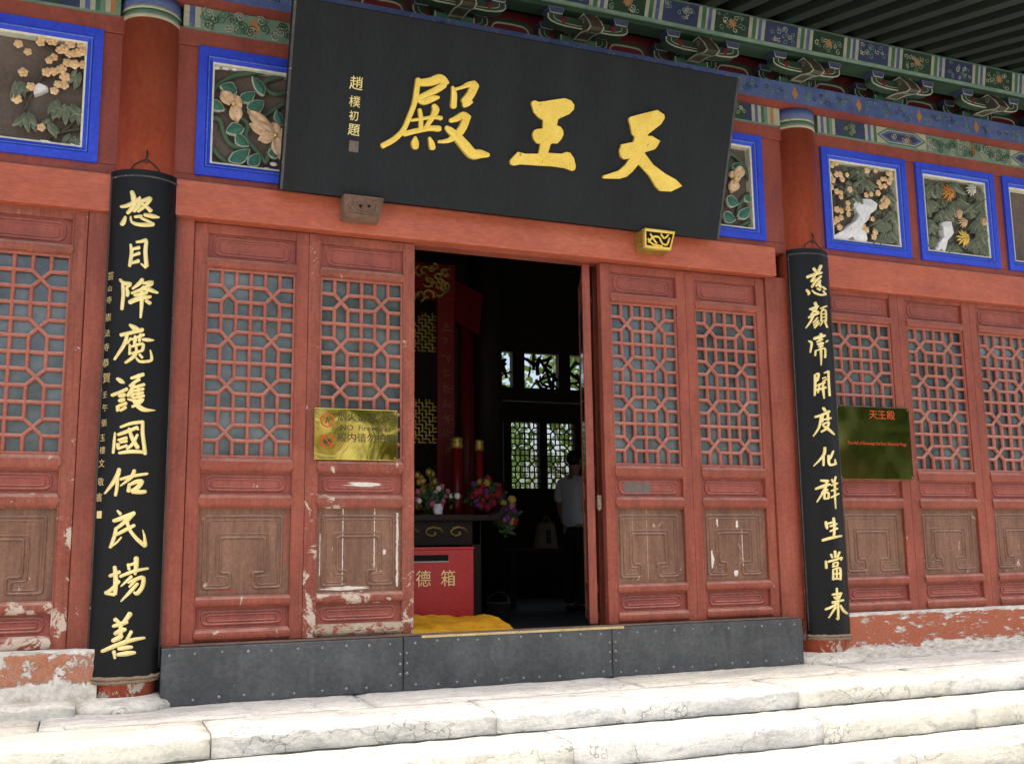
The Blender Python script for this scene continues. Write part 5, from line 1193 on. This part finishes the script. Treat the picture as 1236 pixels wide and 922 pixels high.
MB().box(-sx1, sx1, -.003, .004, zs-.022, zs+.022).build('slot', 'slot', DB)
MB().box(-sx1-.004, sx1+.004, -.006, -.001, zs-.03, zs-.022).build('slot_lip', 'rivet', DB)
c1 = pix(541, 699, BXY); c2 = pix(511, 700, BXY)
for s, xx in (('箱', c1.x), ('德', c2.x), ('功', 2*c2.x-c1.x)):
    text_obj(s, .125, 'gilt_pale', DB, (xx-(xr-.42), -.0005, c1.z-HF), (1, 0, 0), (0, 0, 1), 'character', .003, 'CENTER', .95)
# altar table
AY = 1.75; ax1 = pix(604, 622, AY).x; azt = pix(540, 621, AY).z
AT = thing('altar_table', 'long dark carved altar table with upturned end behind the red box', 'table', (ax1-1.1, AY, HF)); ha = azt-HF
MB().box(-1.1, 1.02, -.02, .48, ha-.05, ha).build('table_top', 'dark_wood', AT, bev=.008)
MB().prism([(1.0, 0), (1.08, .01), (1.13, .06), (1.15, .13), (1.12, .13), (1.08, .07), (1.0, .045)], lambda a, b, d: (a, -.02+d, ha-.05+b), .5).build('upturned_end', 'dark_wood', AT, bev=.004)
MB().box(-1.0, .93, .03, .05, ha-.24, ha-.05).build('apron', 'dark_wood', AT)
m = MB()
for q in range(9): m.tube([(-.95+.21*q+.09*math.cos(e*.7)*(1-e/12), .022, ha-.145+.055*math.sin(e*.7)*(1-e/12)) for e in range(11)], .010, 5)
m.build('apron_carving', 'gold_old', AT, True)
for sx in (-.98, .86):
    for yy in (.03, .38): MB().box(sx, sx+.08, yy, yy+.07, 0, ha-.05).build('leg', 'dark_wood', AT, bev=.004)
# flowers
def bouquet(name, label, px, py, Y, n, rx, rz, mats, rr, pot=None, seed=1):
    c = pix(px, py, Y); t = thing(name, label, 'flowers', c); rnd = random.Random(seed)
    for q in range(n):
        a = rnd.random()*6.28; d = rnd.random()**.5; e = Vector((math.cos(a)*rx*d, rnd.uniform(-.06, .06), math.sin(a)*rz*d)); m = MB(); r_ = rr*rnd.uniform(.7, 1.2)
        for ring_ in (1, .6):
            for k_ in range(6):
                b = 6.28*(k_+ring_)/6; m.ball(e+Vector((math.cos(b)*r_*.55*ring_, -.02*(1-ring_)-.004, math.sin(b)*r_*.55*ring_)), r_*.45, 6, 4, 0, 1, .5, 1)
        m.build('blossom', rnd.choice(mats), t, True)
    m = MB()
    for q in range(int(n*6)):
        a = rnd.random()*6.28; e = Vector((math.cos(a)*rx*rnd.random()*1.05, rnd.uniform(0, .08), math.sin(a)*rz*rnd.random()*1.05-.02)); f_ = e+Vector((rnd.uniform(-.07, .07), -.02, rnd.uniform(-.05, .07)))
        leaf_shape(m, e, f_, .03, .005, 0, 0)
    stuff(m.build('leaves', 'f_leaf', t, recalc=False))
    if pot:
        pc = pix(*pot[:2], Y)-c
        MB().lathe(pc, [(pot[2]*.68, 0), (pot[2]*.75, .01), (pot[2], pot[3]), (pot[2]*.9, pot[3]), (pot[2]*.6, .02)], 16).build('pot', 'white_pot', t, True)
    return t
bouquet('potted_flowers', 'white and pink flowers in a small white pot on the altar table', 527, 598, AY+.05, 15, .20, .075, ['f_white', 'f_white', 'f_pink', 'f_pink'], .026, (528.5, 621, .048, .085), 3)
bouquet('flower_bouquet', 'large bouquet of crimson, yellow and purple flowers at the altar end', 590, 597, AY+.25, 44, .16, .13, ['f_red', 'f_red', 'f_yellow', 'f_purple', 'f_red', 'f_red'], .034, None, 5)
bouquet('flower_bouquet', 'hanging cluster of pink and yellow flowers right of the altar table end', 613, 622, AY+.1, 24, .085, .14, ['f_pink', 'f_yellow', 'f_red', 'f_purple', 'f_yellow'], .032, None, 8)
# shrine with red lacquered posts and gilt carving
SY = 2.45
def pr(px, py, Y=SY): return pix(px, py, Y)
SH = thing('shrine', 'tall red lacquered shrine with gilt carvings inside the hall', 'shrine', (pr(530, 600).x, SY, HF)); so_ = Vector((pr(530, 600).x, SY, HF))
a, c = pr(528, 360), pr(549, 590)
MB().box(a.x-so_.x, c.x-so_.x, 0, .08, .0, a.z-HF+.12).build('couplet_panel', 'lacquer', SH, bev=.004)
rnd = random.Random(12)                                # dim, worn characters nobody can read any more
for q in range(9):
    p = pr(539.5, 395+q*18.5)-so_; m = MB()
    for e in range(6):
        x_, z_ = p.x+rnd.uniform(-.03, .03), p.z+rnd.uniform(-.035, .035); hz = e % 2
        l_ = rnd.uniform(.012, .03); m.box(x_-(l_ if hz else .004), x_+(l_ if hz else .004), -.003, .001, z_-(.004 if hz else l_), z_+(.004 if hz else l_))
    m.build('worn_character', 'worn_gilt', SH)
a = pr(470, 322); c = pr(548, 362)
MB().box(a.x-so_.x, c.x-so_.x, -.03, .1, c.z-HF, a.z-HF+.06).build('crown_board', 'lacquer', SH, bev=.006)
m = MB(); rnd = random.Random(4)
for q in range(26):
    p = pr(rnd.uniform(480, 540), rnd.uniform(322, 360))-so_; r_ = rnd.uniform(.03, .07); a0 = rnd.random()*6
    m.tube([(p.x+math.cos(a0+e*.6)*r_*(1-e/13), -.045-.01*rnd.random(), p.z+math.sin(a0+e*.6)*r_*(1-e/13)) for e in range(10)], .011, 5)
m.build('gilt_carving', 'gold_old', SH, True)
# side wing of the crown, receding
a = pr(552, 335); m = MB(); w0 = Vector((a.x-so_.x, .1, a.z-HF))
m.add([w0, w0+Vector((.42, .35, -.02)), w0+Vector((.38, .35, -.42)), w0+Vector((0, 0, -.36)), w0+Vector((0, .05, 0)), w0+Vector((.42, .4, -.02)), w0+Vector((.38, .4, -.42)), w0+Vector((0, .05, -.36))], [(0, 1, 2, 3), (7, 6, 5, 4), (0, 4, 5, 1), (1, 5, 6, 2), (2, 6, 7, 3), (3, 7, 4, 0)]).build('side_wing', 'lacquer', SH)
# fretwork corner pieces
for (xa, xb, ya_, yb_, sd_) in ((506, 527, 372, 425, 1), (506, 527, 480, 535, 3)):
    m = MB(); rnd = random.Random(sd_); p0, p1 = pr(xa-30, ya_)-so_, pr(xb, yb_)-so_; g_ = .032
    nx, nz = int((p1.x-p0.x)/g_), int((p0.z-p1.z)/g_)
    for i in range(nx):
        for j in range(nz):
            dens = (i/nx)*1.3 if sd_ == 1 else 1
            if sd_ == 1 and (1-i/nx) > 1-j/nz*0.7: continue
            x_, z_ = p0.x+g_*i, p1.z+g_*j
            if (i+j*2) % 3: m.box(x_, x_+g_+.006, .0, .02, z_, z_+.009)
            if (i*2+j) % 3: m.box(x_, x_+.009, .002, .018, z_, z_+g_+.006)
    if m.v: m.build('gilt_fretwork', 'gold_old', SH)
a = pr(563, 400, SY+.9); MB().lathe((a.x-so_.x, .9, 0), [(.075, 0), (.07, 3.2)], 20).build('round_post', 'lacquer', SH, True)
MB().box(-1.6, .62, 1.05, 1.1, 0, 3.6).build('back_panel', 'dark_wood', SH)
# gilt ornament (lotus sprays) on the altar
c = pr(516, 570, AY+.3); t = thing('gilt_lotus', 'gilt lotus ornament with round buds on the altar behind the flowers', 'ornament', (c.x, c.y, azt)); m = MB(); rnd = random.Random(6)
for q in range(16):
    e = Vector((rnd.uniform(-.10, .08), rnd.uniform(-.03, .03), rnd.uniform(.06, .40))); m.tube([Vector((0, 0, .0)), e*.6+Vector((.03, 0, 0)), e], .007, 5); m.ball(e, rnd.uniform(.022, .042), 10, 6, 0, 1, .8, 1.15)
    if q % 3 == 0: leaf_shape(m, e, e+Vector((rnd.uniform(-.07, .07), -.02, rnd.uniform(-.03, .06))), .05, .01, 0, 0)
m.lathe((0, 0, 0), [(.06, 0), (.05, .02), (.015, .04)], 12); m.build('gilt_spray', 'gold_old', t, True)
# candles
for (px, py0, py1, w_, label) in ((557.5, 529, 600, .048, 'thick red candle with gilt top beside the shrine'), (585, 532, 590, .034, 'thinner red candle with gilt top right of the thick one')):
    Y = AY+.38; a, b2 = pix(px, py0, Y), pix(px-6, py1, Y); t = thing('red_candle', label, 'candle', (b2.x, Y, azt), 'red altar candles')
    h = a.z-azt; MB().lathe((0, 0, 0), [(w_*.9, 0), (w_, .1), (w_, h-.09)], 18).build('wax', 'lacquer', t, True)
    MB().lathe((0, 0, h-.09), [(w_*1.12, 0), (w_*1.2, .03), (w_*1.05, .07), (w_*1.2, .09), (w_*.5, .1)], 14).build('gilt_top', 'gold_old', t, True)
# steel bucket and bag, bench
c = pix(602, 733, 2.9); t = thing('steel_bucket', 'small steel bucket standing on the dark hall floor behind the cushion', 'bucket', (c.x, 2.9, HF))
MB().lathe((0, 0, 0), [(.085, 0), (.11, .2), (.115, .2), (.112, .205), (.1, .2), (.08, .02)], 20).build('body', 'rivet', t, True)
MB().tube([(math.cos(a*math.pi/10)*.112, 0, .2+math.sin(a*math.pi/10)*.1) for a in range(11)], .004, 5).build('handle', 'rivet', t)
BGY = 5.2; c = pix(659, 662, BGY)
BN = thing('bench', 'dark wooden bench carrying the tan bag in the hall', 'bench', (c.x+.1, BGY, HF)); hbn = c.z-HF
MB().box(-.7, .7, -.2, .22, hbn-.05, hbn).build('seat', 'dark_wood', BN, bev=.005)
for sx in (-.62, .56):
    for yy in (-.16, .13): MB().box(sx, sx+.06, yy, yy+.06, 0, hbn-.05).build('leg', 'dark_wood', BN)
BG = thing('tan_bag', 'tan canvas bag with handles standing on the dark bench', 'bag', (c.x, BGY, c.z))
bm = bmesh.new(); bmesh.ops.create_cube(bm, size=1); bmesh.ops.subdivide_edges(bm, edges=bm.edges[:], cuts=5, use_grid_fill=True)
for v in bm.verts:
    q = v.co.copy(); r_ = Vector((q.x*2, q.y*2)).length; tz = q.z+.5
    v.co = Vector((q.x*.24*(1.1-.28*tz)*(1.12-abs(q.y)*.35), q.y*.16*(1.15-.6*tz), tz*.30+.012*math.sin(q.x*17)*tz))
me = bpy.data.meshes.new('body'); bm.to_mesh(me); bm.free(); me.materials.append(MT['tan']); me.polygons.foreach_set('use_smooth', [True]*len(me.polygons)); o = bpy.data.objects.new('body', me); C.objects.link(o); o.parent = BG
MB().tube([(-.06+.12*k_/10, -.03, .29+.09*math.sin(math.pi*k_/10)) for k_ in range(11)], .008, 6).build('handle', 'tan', BG, True)
MB().box(-.03, .03, -.086, -.078, .06, .22).build('pocket', 'dark_wood', BG, bev=.003)

# ------------------------------------------------------------------ the person
def skin(name, verts, edges, radii, mat, parent, root=0, sub=2):
    me = bpy.data.meshes.new(name); me.from_pydata(verts, edges, []); o = bpy.data.objects.new(name, me); C.objects.link(o)
    m = o.modifiers.new('skin', 'SKIN'); m.use_smooth_shade = True; m.branch_smoothing = .6
    sv = me.skin_vertices[0].data
    for i, r_ in enumerate(radii): sv[i].radius = r_ if isinstance(r_, tuple) else (r_, r_); sv[i].use_root = (i == root)
    s = o.modifiers.new('sub', 'SUBSURF'); s.levels = s.render_levels = sub
    me2 = bpy.data.meshes.new_from_object(o.evaluated_get(bpy.context.evaluated_depsgraph_get())); bpy.data.objects.remove(o)
    me2.name = name; me2.materials.clear(); me2.materials.append(MT[mat]); me2.polygons.foreach_set('use_smooth', [True]*len(me2.polygons))
    for p in me2.polygons: p.material_index = 0
    o = bpy.data.objects.new(name, me2); C.objects.link(o); o.parent = parent; return o
PYY = 4.2; pc = pix(694.5, 640, PYY)
PS = thing('person', 'person in a white short sleeved shirt and dark trousers standing inside the hall, back turned', 'person', (pc.x, PYY, HF))
PS.rotation_euler = (0, 0, R(-68)); PS.scale = (1.01, 1.01, 1.01)
# local: facing +y, right arm +x, height 1.72
V = [(0, 0, .95), (0, -.01, 1.12), (0, -.02, 1.30), (0, -.015, 1.42), (0, 0, 1.50), (0, .02, 1.58), (0, .025, 1.66)]
Ed = [(0, 1), (1, 2), (2, 3), (3, 4), (4, 5), (5, 6)]; Rr = [(.15, .10), (.14, .095), (.165, .105), (.11, .075), (.052, .052), (.072, .085), (.066, .08)]
def lim(pts, start):
    pr_ = start
    for p, r_ in pts:
        V.append(p); Rr.append(r_); Ed.append((pr_, len(V)-1)); pr_ = len(V)-1
    return pr_
for s in (-1, 1):
    lim([((s*.17, -.015, 1.40), .055), ((s*.215, -.01, 1.27), .046), ((s*.235, .01, 1.11), .038), ((s*.225, .07, .96), .031), ((s*.22, .11, .87), (.026, .02)), ((s*.215, .13, .81), (.036, .018))], 3)
    e = len(V)-1
    for f_, (dx, l) in enumerate(((-.022, .068), (-.008, .08), (.008, .076), (.022, .06))): lim([((s*.215+dx, .142+.004*f_, .765), .0085), ((s*.215+dx, .15, .765-l*.6), .0075)], e)
    lim([((s*.19, .155, .80), .011), ((s*.18, .175, .77), .009)], e)
    lim([((s*.09, 0, .86), .09), ((s*.095, .012, .50), .058), ((s*.10, -.02, .28), .052), ((s*.10, -.02, .09), .038), ((s*.105, .06, .035), .035), ((s*.11, .14, .028), .028)], 0)
skin('body', V, Ed, Rr, 'skin', PS)
sv_ = [(0, 0, .86), (0, -.01, 1.06), (0, -.02, 1.30), (0, -.015, 1.425), (0, -.005, 1.485)]; se = [(0, 1), (1, 2), (2, 3), (3, 4)]; sr = [(.178, .125), (.168, .118), (.185, .122), (.128, .09), (.062, .06)]
for s in (-1, 1):
    b0 = len(sv_); sv_ += [(s*.175, -.015, 1.405), (s*.218, -.01, 1.28), (s*.235, 0, 1.17)]; se += [(3, b0), (b0, b0+1), (b0+1, b0+2)]; sr += [.072, .068, .07]
skin('shirt', sv_, se, sr, 'shirt', PS)
tv = [(0, 0, .97), (0, 0, .90)]; te = [(0, 1)]; tr_ = [(.165, .115), (.17, .12)]
for s in (-1, 1):
    b0 = len(tv); tv += [(s*.09, 0, .82), (s*.097, .012, .50), (s*.10, -.015, .28), (s*.102, -.01, .07)]; te += [(1, b0), (b0, b0+1), (b0+1, b0+2), (b0+2, b0+3)]; tr_ += [.108, .082, .076, .074]
skin('trousers', tv, te, tr_, 'trousers', PS)
m = MB(); m.ball((0, .012, 1.655), .095, 16, 10, 0, .9, 1.08, 1.0); m.build('hair', 'hair', PS, True)
for s in (-1, 1):
    MB().ball((s*.105, .06, .045), .05, 12, 8, 0, .95, 2.5, .9).build('shoe', 'sole', PS, True)
    MB().ball((s*.078, .02, 1.62), .022, 8, 6, 0, .4, .8, 1.2).build('ear', 'skin', PS, True)
